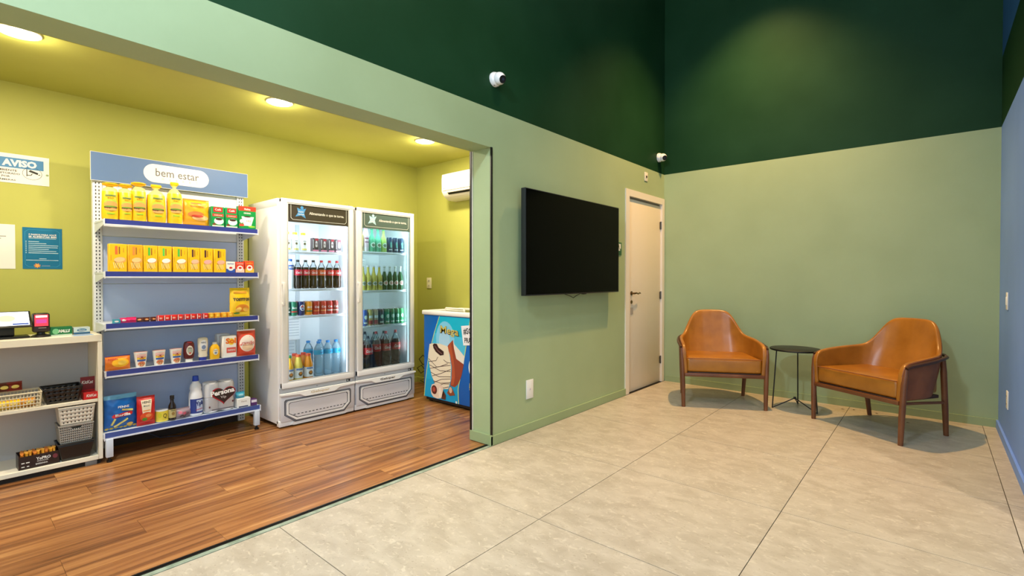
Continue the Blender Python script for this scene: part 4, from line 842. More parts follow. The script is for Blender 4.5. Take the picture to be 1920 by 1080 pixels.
def squeeze(name, w_, h, body, capc, capz, secs, printf, lab, y, cat='sauce'):
    o = MB().loft(secs, body, 24, 2.3).build(name); bs = bagsurf([s_[:3] for s_ in secs], 2.3)
    MB().loft([(capz[0], capz[2], capz[2] * .7), (capz[1], capz[2] * .95, capz[2] * .66)], capc, 20, 2.3).build('cap', o)
    q = MB(); q.surf = lambda x, z: bs(x, z) - .001; q.lay = .0006; printf(q); q.build('label', o); return place(o, SX - .04, y, .6005, RY, lab, cat)
squeeze('ketchup_bottle', .07, .15, C(96, 24, 24, .3), WHT, (0, .024, .024), [(.022, .024, .017), (.032, .032, .022), (.06, .036, .024), (.10, .036, .024), (.13, .034, .023), (.146, .028, .018), (.151, .016, .01)], lambda q: q.rect(-.016, .016, .142, .149, C(200, 60, 60), 1).ell(0, .085, .022, .036, C(226, 216, 206, .4), 1).ell(0, .086, .018, .024, C(170, 176, 160, .4), 2).txt('Heinz', 0, .104, .028, .010, C(80, 20, 20), 3).ell(0, .066, .006, .006, RED, 3, 10, 1), 'upside down dark red ketchup bottle with white cap', 1.200)
squeeze('mayonnaise_bottle', .07, .17, C(238, 228, 206, .35), C(36, 50, 150, .35), (0, .026, .025), [(.025, .028, .018), (.036, .032, .02), (.05, .028, .019), (.07, .032, .022), (.12, .035, .024), (.15, .035, .023), (.165, .032, .02), (.172, .022, .012)], lambda q: q.ell(0, .115, .022, .038, C(226, 230, 236, .4), 1).txt('HEINZ', 0, .135, .034, .012, C(40, 50, 90), 2).ell(0, .100, .014, .016, C(120, 140, 180, .4), 2).txt('maionese', 0, .078, .03, .007, C(60, 60, 90), 2), 'upside down cream mayonnaise bottle with blue cap', 1.291)
squeeze('mustard_bottle', .07, .13, C(244, 186, 20, .35), WHT, (.112, .128, .016), [(0, .030, .020), (.006, .034, .023), (.06, .036, .024), (.085, .034, .023), (.103, .024, .017), (.113, .015, .012)], lambda q: q.ell(0, .055, .018, .024, C(236, 228, 200, .4), 1).txt('Heinz', 0, .066, .024, .008, C(50, 60, 110), 2).ell(0, .048, .009, .008, C(120, 140, 180), 2), 'short yellow mustard bottle with white cap', 1.372)
def f(q, a, h): q.txt('Sol', .008, h * .76, a * .72, h * .26, C(236, 120, 30, .4), 2, .05).ell(.012, h * .72, .022, .026, C(250, 214, 50), 1).rect(-a * .22, a * .42, h * .22, h * .46, C(216, 90, 84, .4), 1).txt('FARINHA', .012, h * .34, a * .5, h * .08, WHT, 2)
o = carton('flour_bag', .104, .07, .172, C(242, 240, 236, .5), f, r=.008); place(o, SX - .045, 1.469, .6005, RY, 'white flour bag with orange sun lettering', 'flour bag')
o = carton('flour_bag', .090, .07, .182, C(226, 226, 226, .5), lambda q, a, h: q.rect(-a * .5, a * .5, h * .1, h * .5, C(230, 90, 50, .4), 1), r=.008); place(o, SX - .125, 1.455, .6005, RY, 'flour bag standing behind the one with orange lettering', 'flour bag')
def f(q, a, h): q.ell(0, h * .48, a * .42, h * .32, C(250, 236, 226, .4), 1).ell(0, h * .34, a * .30, h * .14, C(246, 214, 180, .4), 2).txt('camião', .004, h * .50, a * .70, h * .12, C(200, 60, 40), 3, .01).rect(-a * .3, a * .3, h * .40, h * .415, C(150, 60, 40), 3)
place(pillow('sugar_bag', .138, .210, .07, C(224, 74, 40, .4), f, C(240, 236, 230, .4), .0018, 15), SX - .035, 1.598, .6005, RY, 'red and white sugar bag overhanging the right end of the fourth shelf', 'sugar bag')
# ---- bottom shelf
PB = .1935
def f(q, a, h):
    q.txt('PENNE', .01, h * .66, a * .34, h * .06, WHT, 2).poly([(-a * .26, h * .36), (a * .30, h * .40), (a * .34, h * .46), (a * .28, h * .50), (-a * .24, h * .46), (-a * .30, h * .41)], RED, 1).txt('Barilla', .006, h * .43, a * .46, h * .075, WHT, 2, .03)
    for x0, z0, x1, z1 in ((.0, .58, .34, .53), (-.22, .10, .18, .30), (-.30, .16, -.20, .34)): q.line([(a * x0, h * z0), (a * x1, h * z1)], .013, C(226, 214, 100, .4), 1); q.line([(a * x0, h * z0), (a * x1, h * z1)], .004, C(246, 238, 170, .4), 3)
    for k in range(7): q.ell(-a * .42 + a * .14 * k, h * .055, .012, .008, C(206, 176, 70, .5), 1, 10, 1)
    q.ell(a * .26, h * .12, .018, .013, C(220, 180, 80, .5), 1)
o = pillow('pasta_bag', .182, .235, .07, C(14, 96, 178, .3), f, C(110, 176, 214, .3), .003, 17, 2); place(o, SX - .05, .794, PB, RY + .06, 'big blue penne pasta bag at the left of the bottom shelf', 'pasta bag')
def f(q, a, h):
    q.poly([(-a * .30, h * .88), (a * .30, h * .88), (a * .20, h * .30), (-a * .20, h * .30)], C(242, 226, 196, .4), 1).txt('HEINZ', 0, h * .80, a * .46, h * .08, C(60, 50, 40), 2, .02).txt('MOLHO', 0, h * .68, a * .34, h * .06, C(60, 70, 60), 2).ell(0, h * .30, a * .36, h * .16, C(226, 84, 40, .4), 2).ell(-.012, h * .22, a * .14, h * .06, C(90, 150, 50, .4), 3).ell(.01, h * .34, a * .16, h * .06, C(240, 150, 90, .4), 3).rect(-a * .2, a * .2, h * .50, h * .53, ORG, 2)
place(pillow('tomato_sauce_pouch', .105, .202, .05, C(196, 32, 30, .35), f, None, .0012, 18), SX - .03, .932, PB, RY, 'red tomato sauce pouch beside the blue pasta bag', 'sauce pouch')
def tf(q, r, z0, z1): q.txt('Q', .010, .042, .024, .036, INK, 2, 0).ell(-.02, .05, .010, .018, C(206, 200, 40), 1).rect(-.036, .036, .004, .014, C(240, 222, 90), 1)
o = bottle('sweetcorn_can', [(.0, 0), (.039, 0), (.040, .003), (.040, .080), (.0385, .083), (0, .081)], METALW, None, None, (.005, .078, .0404, C(226, 206, 70, .4)), 1, 26, tf); place(o, SX - .048, 1.030, PB, RY, 'yellow labelled tin can with a ring lid, left of the dark bottle', 'can')
def tf(q, r, z0, z1): q.ell(0, (z0 + z1) / 2, .010, .012, C(150, 120, 60), 1).rect(-.014, .014, z1 - .010, z1 - .004, C(110, 110, 70), 1)
o = bottle('soy_sauce_bottle', [(0, 0), (.023, 0), (.025, .004), (.025, .085), (.022, .105), (.011, .130), (.0105, .150), (0, .151)], C(34, 20, 14, .12), (.149, .176, .0135), C(20, 20, 18, .4), (.018, .078, .0255, C(190, 176, 120, .5)), 1, 20, tf); place(o, SX - .035, 1.090, PB, RY, 'small dark soy sauce bottle with black cap', 'bottle')
def f(q, a, h): 
    for k, (x, z, c_) in enumerate(((-.3, .6, (220, 120, 140)), (-.05, .5, (200, 90, 110)), (.2, .35, (120, 80, 90)), (-.2, .25, (90, 60, 60)), (.35, .2, (140, 120, 130)), (.05, .2, (80, 50, 40)))): q.ell(a * x, h * z, .012, .011, C(*c_), 1)
place(pillow('garlic_net_bag', .10, .075, .05, C(150, 130, 140, .3), f, None, .003, 22), SX - .035, 1.160, PB, RY + .2, 'small crumpled clear packet between dark bottle and bleach bottle', 'packet')
secs = [(0, .040, .036), (.006, .045, .040), (.05, .046, .041), (.13, .045, .040), (.165, .042, .038), (.185, .036, .032), (.20, .039, .035), (.225, .034, .031), (.248, .020, .019), (.258, .0175, .017)]
o = MB().loft(secs, C(238, 240, 246, .35), 24, 2.2).build('bleach_bottle'); MB().lathe([(0, .254), (.021, .254), (.0215, .258), (.019, .292), (0, .294)], C(24, 70, 190, .35), 18).build('cap', o)
bs = bagsurf(secs, 2.2); q = MB(); q.surf = lambda x, z: bs(x, z) - .0008; q.lay = .0006; q.rect(-.042, .042, .018, .125, C(36, 60, 140, .35), 1, 10, 4).poly([(-.006, .030), (.036, .030), (.036, .116), (-.016, .116)], C(206, 220, 240, .35), 2) if False else q.rect(-.042, .042, .018, .125, C(36, 60, 140, .35), 1, 10, 4).rect(-.006, .038, .030, .116, C(188, 206, 236, .4), 2, 6, 3)
q.txt('Ypê', .014, .086, .050, .044, C(20, 40, 120), 4, .04, rot=.15).txt('premium', .012, .046, .044, .016, C(190, 40, 80), 4, .02, rot=.15); q.build('label', o); place(o, SX - .055, 1.246, PB, RY, 'white bleach bottle with blue cap and blue label', 'bottle')
# toilet paper pack
m = MB(); TP = C(246, 243, 243, .5)
for c_ in range(2):
    for r_ in range(2): m.lathe([(0, 0), (.049, 0), (.053, .004), (.053, .110), (.049, .114), (0, .114)], TP, 22, cx=-.054 + .108 * c_, cy=-.0 + .108 * 0)
base = [v for v in m.v]; m = MB()
for c_ in range(2):
    for r_ in range(2): m.lathe([(0, r_ * .115), (.046, r_ * .115), (.053, .006 + r_ * .115), (.053, .108 + r_ * .115), (.046, .114 + r_ * .115), (0, .114 + r_ * .115)], TP, 22, cx=-.054 + .108 * c_)
m.rbox(-.104, .104, -.0555, .0555, .002, .228, glassy('wrap_film', (255, 255, 255), alpha=.22, body=(248, 246, 246)), .022, 3)
o = m.build('toilet_paper_pack'); q = MB(); q.surf = lambda x, z: -.0562; q.lay = .0006
hcx, hcz = .022, .128; ht = []
for k in range(40):
    t_ = 2 * pi * k / 40; ht.append((hcx + .0054 * 16 * sin(t_) ** 3, hcz + .0046 * (13 * cos(t_) - 5 * cos(2 * t_) - 2 * cos(3 * t_) - cos(4 * t_))))
q.poly(ht, C(170, 24, 44, .4), 1).poly([(hcx + (x - hcx) * .9 + .004, hcz + (z - hcz) * .9) for x, z in ht], C(50, 34, 34, .4), 2).txt('Persona', .016, .150, .168, .040, C(252, 250, 250, .4), 4, .04, rot=.10).txt('Vip', .020, .108, .040, .024, C(226, 220, 220, .4), 4, .0)
q.rect(-.06, .09, .018, .024, C(90, 80, 90), 1).ell(-.075, .045, .006, .008, C(110, 60, 60), 1, 10, 1).ell(.088, .066, .007, .008, C(90, 40, 50), 1, 10, 1); q.build('front_print', o)
place(o, SX - .065, 1.400, PB, RY, 'white wrapped toilet paper pack with a red and dark heart', 'toilet paper')
def f(q, a, h): q.txt('Dove', 0, h * .66, a * .4, h * .15, C(150, 130, 110), 1).rect(-a * .4, a * .3, h * .04, h * .16, C(30, 40, 90), 1)
place(carton('soap_box', .098, .06, .072, WHT, f), SX - .035, 1.569, PB, RY, 'white soap box at the right of the toilet paper', 'box')
o = pillow('tissue_packet', .066, .050, .045, C(70, 170, 196, .35), lambda q, a, h: q.ell(0, h / 2, a * .3, h * .2, C(150, 210, 226), 1), None, .001, 31); place(o, SX - .04, 1.552, PB + .0725, RY, 'turquoise packet lying on the white soap box', 'packet')
place(carton('toothpaste_box', .046, .06, .050, C(86, 44, 106, .4), lambda q, a, h: q.rect(-a * .45, a * .45, h * .5, h * .9, C(226, 220, 232), 1)), SX - .035, 1.645, PB, RY, 'small purple box at the right end of the bottom shelf', 'box')

# ------------------------------------------------------------------ on and in the white cabinet
t = thing('touch_screen', 'black framed touch screen tilted on its stand on the white cabinet', 'screen', (-4.30, .205, .8505), RY)
MB().rbox(-.25, .155, -.06, .06, 0, .014, BLACK, .004).rbox(-.20, .09, -.03, .045, .014, .088, C(20, 20, 22, .4), .006).build('stand', t)
TL = radians(-52)
MB().rbox(-.26, .165, -.012, .0, -.085, .060, C(24, 24, 22, .35), .004).build('screen_frame', t, loc=(0, .0, .118), rot=(TL, 0, 0))
q = MB(); q.surf = lambda x, z: -.0125; q.lay = .0005
q.rect(-.25, .155, -.075, .050, emit('screen_light', (226, 232, 250), 1.0), 1).ell(.055, -.01, .04, .03, emit('screen_green', (170, 226, 150), .9), 2, 16, 1).rect(-.20, -.04, .012, .022, C(90, 90, 100), 2).rect(.08, .15, -.07, -.056, emit('screen_blue', (40, 70, 150), .5), 2); q.build('screen', t, loc=(0, .0, .118), rot=(TL, 0, 0))
t = thing('barcode_scanner', 'black desktop scanner with a glowing red window on the white cabinet', 'scanner', (-4.27, .412, .8505), RY)
MB().lathe([(0, 0), (.046, 0), (.048, .004), (.040, .012), (.020, .018), (.018, .035), (0, .035)], BLACK, 24).build('base', t)
MB().rbox(-.040, .040, -.03, .035, .030, .150, C(30, 14, 14, .35), .012, 3).build('housing', t)
q = MB(); q.surf = lambda x, z: -.0305; q.rect(-.031, .031, .070, .140, emit('scanner_red', (226, 44, 60), 1.6), 1).rect(-.026, .026, .124, .136, emit('scanner_hot', (255, 200, 190), 3), 2).rect(-.024, .024, .088, .112, emit('scanner_violet', (176, 60, 140), .8), 2).rect(-.014, .022, .056, .060, C(160, 140, 130), 1); q.build('window', t)
def f(q, a, h): q.ell(-a * .25, h * .5, .016, .018, C(120, 196, 140), 1).txt('HALLS', a * .14, h * .52, a * .5, h * .36, WHT, 2, .04, .2).rect(-a * .5, a * .5, 0, h * .14, C(180, 206, 190), 1)
place(carton('mint_box', .106, .07, .056, C(16, 110, 58, .35), f), -4.30, .507, .8505, RY, 'green mint box on the white cabinet beside the scanner', 'box')
place(carton('mint_box', .082, .07, .046, C(190, 204, 206, .35), lambda q, a, h: (q.rect(-a * .5, a * .5, 0, h * .3, C(40, 90, 130), 1), q.ell(0, h * .6, a * .3, h * .2, C(40, 110, 150), 1), q.txt('Mentos', 0, h * .6, a * .4, h * .2, WHT, 2))), -4.30, .608, .8505, RY, 'pale blue mint box next to the green one on the cabinet', 'box')
MB().box(-.05, .05, -.03, .03, 0, .0015, C(120, 160, 214, .4)).build('card', label='flat light blue card lying on the white cabinet top', cat='card', loc=(-4.19, .60, .8505), rz=RY + .1)

def basket(label, col, w_, d, h, loc, nx, nz, holes=True, tp=.82, grp=None, rim_h=.012, slot=False, bar=.5):
    t = thing('basket', label, 'basket', loc, RY, grp)
    m = MB()
    def wall(p0, p1, q0, q1, n):  # p bottom, q top
        P0, P1, Q0, Q1 = map(Vector, (p0, p1, q0, q1)); N, Z = 2 * n + 1, 2 * nz + 1
        par = lambda k, K: ((k // 2) * 1.0 + (bar if k % 2 else 0)) / ((K - 1) / 2 + bar)
        pts = [P0.lerp(P1, par(i, N)).lerp(Q0.lerp(Q1, par(i, N)), par(j, Z)) for j in range(Z + 1) for i in range(N + 1)]
        fs = [(j * (N + 1) + i, j * (N + 1) + i + 1, (j + 1) * (N + 1) + i + 1, (j + 1) * (N + 1) + i) for j in range(Z) for i in range(N) if not (holes and i % 2 and j % 2) and not (slot and j in (Z - 2, Z - 3) and N * .36 < i < N * .62)]
        m.add(pts, fs, col)
    a, b = w_ / 2, d / 2; A, B = a * tp, b * tp
    ny = max(2, int(nx * d / w_))
    bt = [(-A, -B, 0), (A, -B, 0), (A, B, 0), (-A, B, 0)]; tp_ = [(-a, -b, h), (a, -b, h), (a, b, h), (-a, b, h)]
    for i in range(4): wall(bt[i], bt[(i + 1) % 4], tp_[i], tp_[(i + 1) % 4], nx if i % 2 == 0 else ny)
    m.add(bt, [(0, 1, 2, 3)], col)
    o = m.build('walls', t, recalc=False); s_ = o.modifiers.new('thick', 'SOLIDIFY'); s_.thickness = .0022; s_.offset = 0
    MB().tube([(x, y, h) for x, y in ((-a, -b), (a, -b), (a, b), (-a, b))], .0042, col, 6, closed=True).build('rim', t); return t
basket('long cream mesh basket holding yellow snacks on the cabinet shelf', C(226, 214, 184, .4), .205, .15, .092, (-4.235, .300, .4305), 13, 4, True, .94, bar=.24)
basket('black basket with square holes on the cabinet shelf', C(28, 24, 24, .3), .188, .15, .096, (-4.245, .502, .4305), 6, 3, True, .78, bar=.62)
def snack(y, x, z, c_, lab, rz, i): place(candy('snack_packet', .068, .056, .045, c_, C(252, 226, 120), 40 + i), x, y, z, RY + rz, lab, 'snack', 'snacks in the cream basket')
for i, (y, c_, lab) in enumerate(((.235, C(246, 206, 60, .4), 'pale yellow snack in the cream basket, leftmost'), (.282, C(248, 196, 20, .4), 'bright yellow snack in the middle of the cream basket'), (.345, C(222, 150, 40, .4), 'orange snack at the right end of the cream basket'))): snack(y, -4.205, .435, c_, lab, .1 * i, i)
for i, (y, c_) in enumerate(((.245, C(110, 50, 30, .4)), (.292, C(140, 40, 26, .4)))): snack(y, -4.275, .530 - .0, c_, ('dark brown wrapper showing above the cream basket, left', 'small dark red wrapper above the cream basket, right')[i], .1, 10 + i)
# red display box
t = thing('display_box', 'red open chocolate display box with raised lid at the end of the cabinet shelf', 'box', (-4.215, .637, .4305), RY)
RB = C(206, 28, 30, .35); RD = C(130, 16, 28, .4)
MB().box(-.040, .040, -.045, -.043, 0, .048, RB).box(-.040, -.038, -.045, .05, 0, .048, RB).box(.038, .040, -.045, .05, 0, .048, RB).box(-.04, .04, .048, .05, 0, .05, RB).box(-.04, .04, -.045, .05, 0, .002, RB).build('tray', t)
MB().box(-.040, .038, .048, .0505, .05, .135, RD).build('raised_lid', t)
q = MB(); q.surf = lambda x, z: -.0455; q.txt('KitKat', .002, .025, .05, .018, WHT, 1, .02, .15); q.build('front_print', t)
q = MB(); q.surf = lambda x, z: .0475; q.txt('KitKat', -.004, .10, .058, .022, WHT, 1, .02, .15); q.build('lid_print', t)
for k in range(5): MB().rbox(-.006 + 0, .006, -.035, .04, .0, .04, DKR, .001, 1).build('wafer_bar', loc=(-4.215, .611 + .013 * k, .433), rz=RY, label='dark red wafer bar in the red display box, %s from left' % ORD[k], cat='chocolate', group='wafer bars in the display box')
# stack of baskets on the cabinet floor
GYB = C(150, 146, 140, .4)
basket('black basket at the bottom of the stack of three', C(26, 26, 28, .3), .175, .16, .108, (-4.235, .560, .0592), 10, 3, False, .76, None)
basket('grey mesh basket in the middle of the stack of three', GYB, .168, .155, .112, (-4.240, .562, .169), 16, 7, True, .90, None, slot=True, bar=.5)
basket('pale perforated basket at the top of the stack of three', C(212, 204, 190, .4), .176, .16, .114, (-4.240, .566, .2835), 8, 4, True, .88, None, bar=.64)
# black open carton of bars
t = thing('display_box', 'black open carton of gold wrapped bars on the cabinet floor', 'box', (-4.225, .388, .0592), RY + .04)
BKC = C(40, 26, 24, .35)
MB().box(-.092, .092, -.050, -.048, 0, .078, BKC).box(-.092, -.090, -.05, .05, 0, .085, BKC).box(.090, .092, -.05, .05, 0, .085, BKC).box(-.092, .092, .048, .05, 0, .09, BKC).box(-.09, .09, -.048, .048, 0, .002, BKC).build('tray', t)
q = MB(); q.surf = lambda x, z: -.0505; q.txt('YoPRO', .018, .052, .066, .018, WHT, 1, .03).txt('CHOCOLATE', .014, .036, .050, .007, WHT, 1).txt('BARRINHA', .010, .020, .054, .009, WHT, 1).rect(-.080, -.066, .036, .042, WHT, 1).rect(-.060, -.044, .036, .042, WHT, 1).rect(-.080, -.066, .014, .019, WHT, 1).rect(-.056, -.046, .014, .019, WHT, 1).ell(.072, .048, .012, .014, C(120, 50, 60), 1, 12, 1); q.build('front_print', t)
GB = C(222, 160, 50, .35)
for k in range(9):
    o = pillow('cereal_bar', .092, .030, .016, GB if k % 3 else C(200, 120, 40, .35), lambda q, a, h: q.ell(0, h * .5, a * .25, h * .25, C(120, 60, 30), 1), None, .001, 60 + k); o['label'] = 'gold wrapped bar in the black open carton, %s from left' % ORD[k]; o['category'] = 'snack'; o['group'] = 'gold bars in the black carton'
    o.location = (-4.225 + .0, .388 - .072 + .018 * k, 0.0617 + .058 + .003 * ((k * 7) % 3)); o.rotation_euler = (0, .1 * ((k % 3) - 1), RY + radians(90) + .1 * ((k % 2) - .5))

# ------------------------------------------------------------------ drinks
def canm(col, top=STEELGREY, fn=None, h=.118, r=.0305):
    o = MB().lathe([(0, .002), (r - .006, 0), (r - .001, .006), (r, .010), (r, h - .014), (r - .005, h - .004), (r - .005, h)], col, 20).build('drink_can')
    MB().lathe([(0, h - .003), (r - .0055, h - .003), (r - .0050, h), (r - .0055, h + .0008), (r - .0058, h - .001)], C(190, 190, 190, .3, .7), 20).build('can_top', o)
    q = MB(); q.surf = lambda x, z: -sqrt(max(1e-8, (r + .0005) ** 2 - x * x)); q.lay = .0005
    if fn: fn(q, r, h); q.build('can_print', o)
    return o
FX = -4.118
L_ = 'left fridge'; R_ = 'right fridge'
def put(o, y, z, lab, cat, grp, x=FX, rz=RY): place(o, x, y, z, rz, lab, cat, grp)
# left fridge, top shelf
def milk():
    o = bottle('dairy_bottle', [(0, 0), (.028, 0), (.030, .005), (.030, .105), (.026, .122), (.017, .134), (.016, .140)], C(244, 244, 240, .3), (.138, .158, .0195), C(240, 196, 60, .4), (.006, .10, .0304, C(248, 246, 240, .4)), 1, 20, lambda q, r, a, b: (q.rect(-.022, .022, .008, .022, C(226, 210, 110), 1), q.ell(0, .062, .010, .010, C(110, 100, 60), 1, 12, 1), q.txt('leite', 0, .085, .024, .009, C(90, 80, 60), 1))); return o
for i, y in enumerate((1.897, 1.966, 2.038)): put(milk(), y, 1.4515, 'white dairy bottle with yellow cap, %s from left on top shelf of %s' % (ORD[i], L_), 'bottle', 'dairy bottles in the left fridge')
def cart(q, a, h):
    q.rect(-a / 2, -a / 2 + .010, .020, h, C(24, 22, 24), 1).rect(-a / 2 + .002, -a / 2 + .007, .03, h * .9, C(220, 220, 220), 2)
    q.rect(-a / 2, a / 2, 0, .016, C(224, 130, 160), 1).ell(.006, h * .55, a * .20, h * .26, C(210, 200, 196), 2).rect(-a * .1, a * .42, h * .82, h * .96, C(180, 40, 60), 2).rect(-a * .1, a * .42, h * .18, h * .34, C(50, 44, 50), 2).txt('PRO', .008, h * .56, a * .4, h * .12, C(60, 30, 40), 3)
for i, y in enumerate((2.140, 2.216, 2.289, 2.356)): put(carton('drink_carton', .054, .045, .118, C(96, 78, 84, .4), cart), y, 1.4515, 'black and pink drink carton, %s from left of four on top shelf of %s' % (ORD[i], L_), 'carton', 'drink cartons in the left fridge')
COLA = C(44, 22, 14, .08)
def cola(capc, labc, liq=COLA, word='Coca-Cola', h=.245, r=.0345):
    P = [(0, 0), (r - .007, 0), (r - .001, .010), (r, .03), (r, .06), (r - .003, .078), (r, .095), (r, h * .66), (r - .001, h * .69), (r - .004, h * .745), (r * .62, h * .83), (r * .38, h * .89), (r * .36, h * .95)]
    o = MB().lathe(P, lambda z: liq if z < h * .70 else CLEAR, 18).build('drink_bottle')
    MB().lathe([(0, h * .925), (.0135, h * .925), (.0135, h * .99), (.012, h), (0, h)], capc, 14).build('cap', o)
    q = MB().lathe([(r + .0004, h * .46), (r + .0004, h * .66)], labc, 18, caps=False); q.surf = lambda x, z: -sqrt(max(1e-8, (r + .0009) ** 2 - x * x)); q.lay = .0005
    if word: q.txt(word, 0, h * .56, r * 1.5, h * .085, WHT, 1, .02, .2)
    q.build('label', o); return o
BK = C(28, 26, 28, .4); RC = C(206, 30, 44, .4)
wb = bottle('milk_bottle', [(0, 0), (.026, 0), (.028, .006), (.028, .19), (.022, .215), (.013, .23), (.013, .236)], C(222, 232, 244, .3), (.232, .250, .0155), C(40, 90, 190, .4), (.16, .20, .0285, C(30, 70, 160, .4)), 1, 18, lambda q, r, a, b: q.txt('H2OH', 0, .18, .036, .018, WHT, 1, .02)); put(wb, 1.925, 1.1315, 'pale bottle with blue cap at the left of second shelf of ' + L_, 'bottle', None)
for i, (y, capc, labc) in enumerate(((1.990, BK, C(214, 30, 60, .4)), (2.058, BK, C(214, 34, 60, .4)), (2.128, BK, C(210, 70, 50, .4)), (2.203, RC, C(226, 90, 34, .4)), (2.279, RC, C(210, 44, 48, .4)), (2.352, RC, C(214, 50, 56, .4)))):
    put(cola(capc, labc), y, 1.1315, '%s cola bottle %s from left on second shelf of %s' % (('black capped', 'red capped')[i > 2], ORD[i], L_), 'bottle', 'cola bottles in the left fridge')
def cl(c2, word): return lambda q, r, h: (q.rect(-.026, .026, .03, .04, c2, 1), q.txt(word, 0, .068, .040, .018, WHT, 1, .02, .1))
def pep(q, r, h): q.ell(0, .066, .021, .026, WHT, 1, 22, 3); q.poly([(-.019, .072), (0, .090), (.019, .076), (.010, .074), (-.008, .070)], C(200, 30, 44), 2); q.poly([(-.019, .060), (0, .042), (.019, .060), (.006, .057)], C(24, 60, 160), 2); q.txt('PEPSI', 0, .066, .034, .010, C(20, 40, 110), 3, .03)
FC = [(1.893, (18, 84, 70), 'dark green', cl(C(230, 230, 230), 'Guaraná')), (1.950, (16, 110, 80), 'green', cl(RED, 'Guaraná')), (2.016, (20, 34, 96), 'navy blue', pep), (2.082, (240, 150, 20), 'orange', cl(C(20, 120, 70), 'FANTA')), (2.148, (190, 44, 30), 'red', cl(C(230, 130, 60), 'Cola')), (2.212, (204, 56, 34), 'bright red', cl(C(230, 160, 90), 'Cola')), (2.272, (196, 40, 34), 'red and white', cl(WHT, 'Cola')), (2.328, (150, 40, 34), 'brown red', cl(C(230, 200, 180), 'Cola'))]
for i, (y, c_, nm, fn) in enumerate(FC): put(canm(C(*c_, .3), fn=fn), y, .9015, '%s drink can, %s from left on third shelf of %s' % (nm, ORD[i], L_), 'can', 'drink cans in the left fridge')
backcan = None
for i in range(7):
    y = 1.90 + .064 * i
    l = 'back row drink can in the %s, %s from left' % (L_, ORD[i])
    if backcan is None: backcan = canm(C(150, 40, 34, .3)); put(backcan, y, .9015, l, 'can', 'back row of cans in the left fridge', x=FX - .066)
    else: dup(backcan, (FX - .066, y, .9015), None, l)
def juice(cap_, liq, h=.225, r=.036):
    P = [(0, 0), (r - .006, 0), (r - .001, .008), (r, .02), (r, h * .52), (r - .002, h * .62), (r - .010, h * .76), (.020, h * .88), (.019, h * .92)]
    return bottle('juice_bottle', P, liq, (h * .91, h, .0215), cap_, (.028, h * .50, r + .0005, WHT), 1, 20, lambda q, rr, a, b: (q.rect(-.028, .028, h * .42, h * .49, C(110, 140, 190), 1), q.ell(.004, h * .28, .019, .018, C(110, 84, 50), 1), q.ell(.004, h * .30, .012, .010, C(226, 140, 40), 2)))
OR1 = C(224, 84, 36, .4)
for y, cp, lq, lab, x in ((1.900, C(20, 120, 60, .4), C(236, 176, 40, .2), 'yellow juice bottle with green cap at the bottom left of the ' + L_, -4.10), (1.983, OR1, C(232, 208, 90, .2), 'pale yellow juice bottle with orange cap, front row of the ' + L_, -4.105), (2.070, OR1, C(238, 150, 24, .2), 'orange juice bottle with orange cap beside the water bottles', -4.10), (1.915, C(190, 60, 40, .4), C(220, 180, 70, .2), 'juice bottle behind the green capped one in the ' + L_, -4.185), (1.990, C(200, 60, 40, .4), C(222, 150, 60, .2), 'juice bottle behind the pale yellow one in the ' + L_, -4.185), (2.068, C(204, 66, 44, .4), C(210, 130, 40, .2), 'juice bottle behind the front orange one in the ' + L_, -4.185)):
    put(juice(cp, lq), y, .3455, lab, 'bottle', 'juice bottles in the left fridge', x=x)
def water():
    r, h = .041, .315
    P = [(0, 0), (r - .008, 0), (r, .008)] + [(r - (.002 if k % 2 else 0), .02 + .018 * k) for k in range(11)] + [(r, .222), (r * .9, .25), (r * .55, .282), (.014, .292), (.014, .298)]
    o = MB().lathe(P, WATERB, 20).build('water_bottle'); MB().lathe([(0, .294), (.017, .294), (.017, .312), (0, .315)], C(30, 120, 190, .35), 14).build('cap', o)
    q = MB().lathe([(r + .0006, .196), (r + .0006, .236)], C(36, 150, 190, .35), 20, caps=False); q.surf = lambda x, z: -sqrt(max(1e-8, (r + .001) ** 2 - x * x)); q.txt('água', .01, .216, .03, .016, C(20, 60, 130), 1); q.build('label', o); return o
w0 = water(); put(w0, 2.200, .3455, 'water bottle with teal label, front row left, in the ' + L_, 'bottle', 'water bottles in the left fridge', x=-4.17)
dup(w0, (-4.17, 2.288, .3455), RY, 'water bottle with teal label, front row middle, in the ' + L_)
dup(w0, (-4.16, 2.362, .3455), RY, 'water bottle with teal label, front row right, in the ' + L_)
dup(w0, (-4.27, 2.155, .3455), RY, 'water bottle behind the orange juice bottle in the ' + L_)
dup(w0, (-4.27, 2.262, .3455), RY, 'water bottle behind the front row, in the middle of the ' + L_)
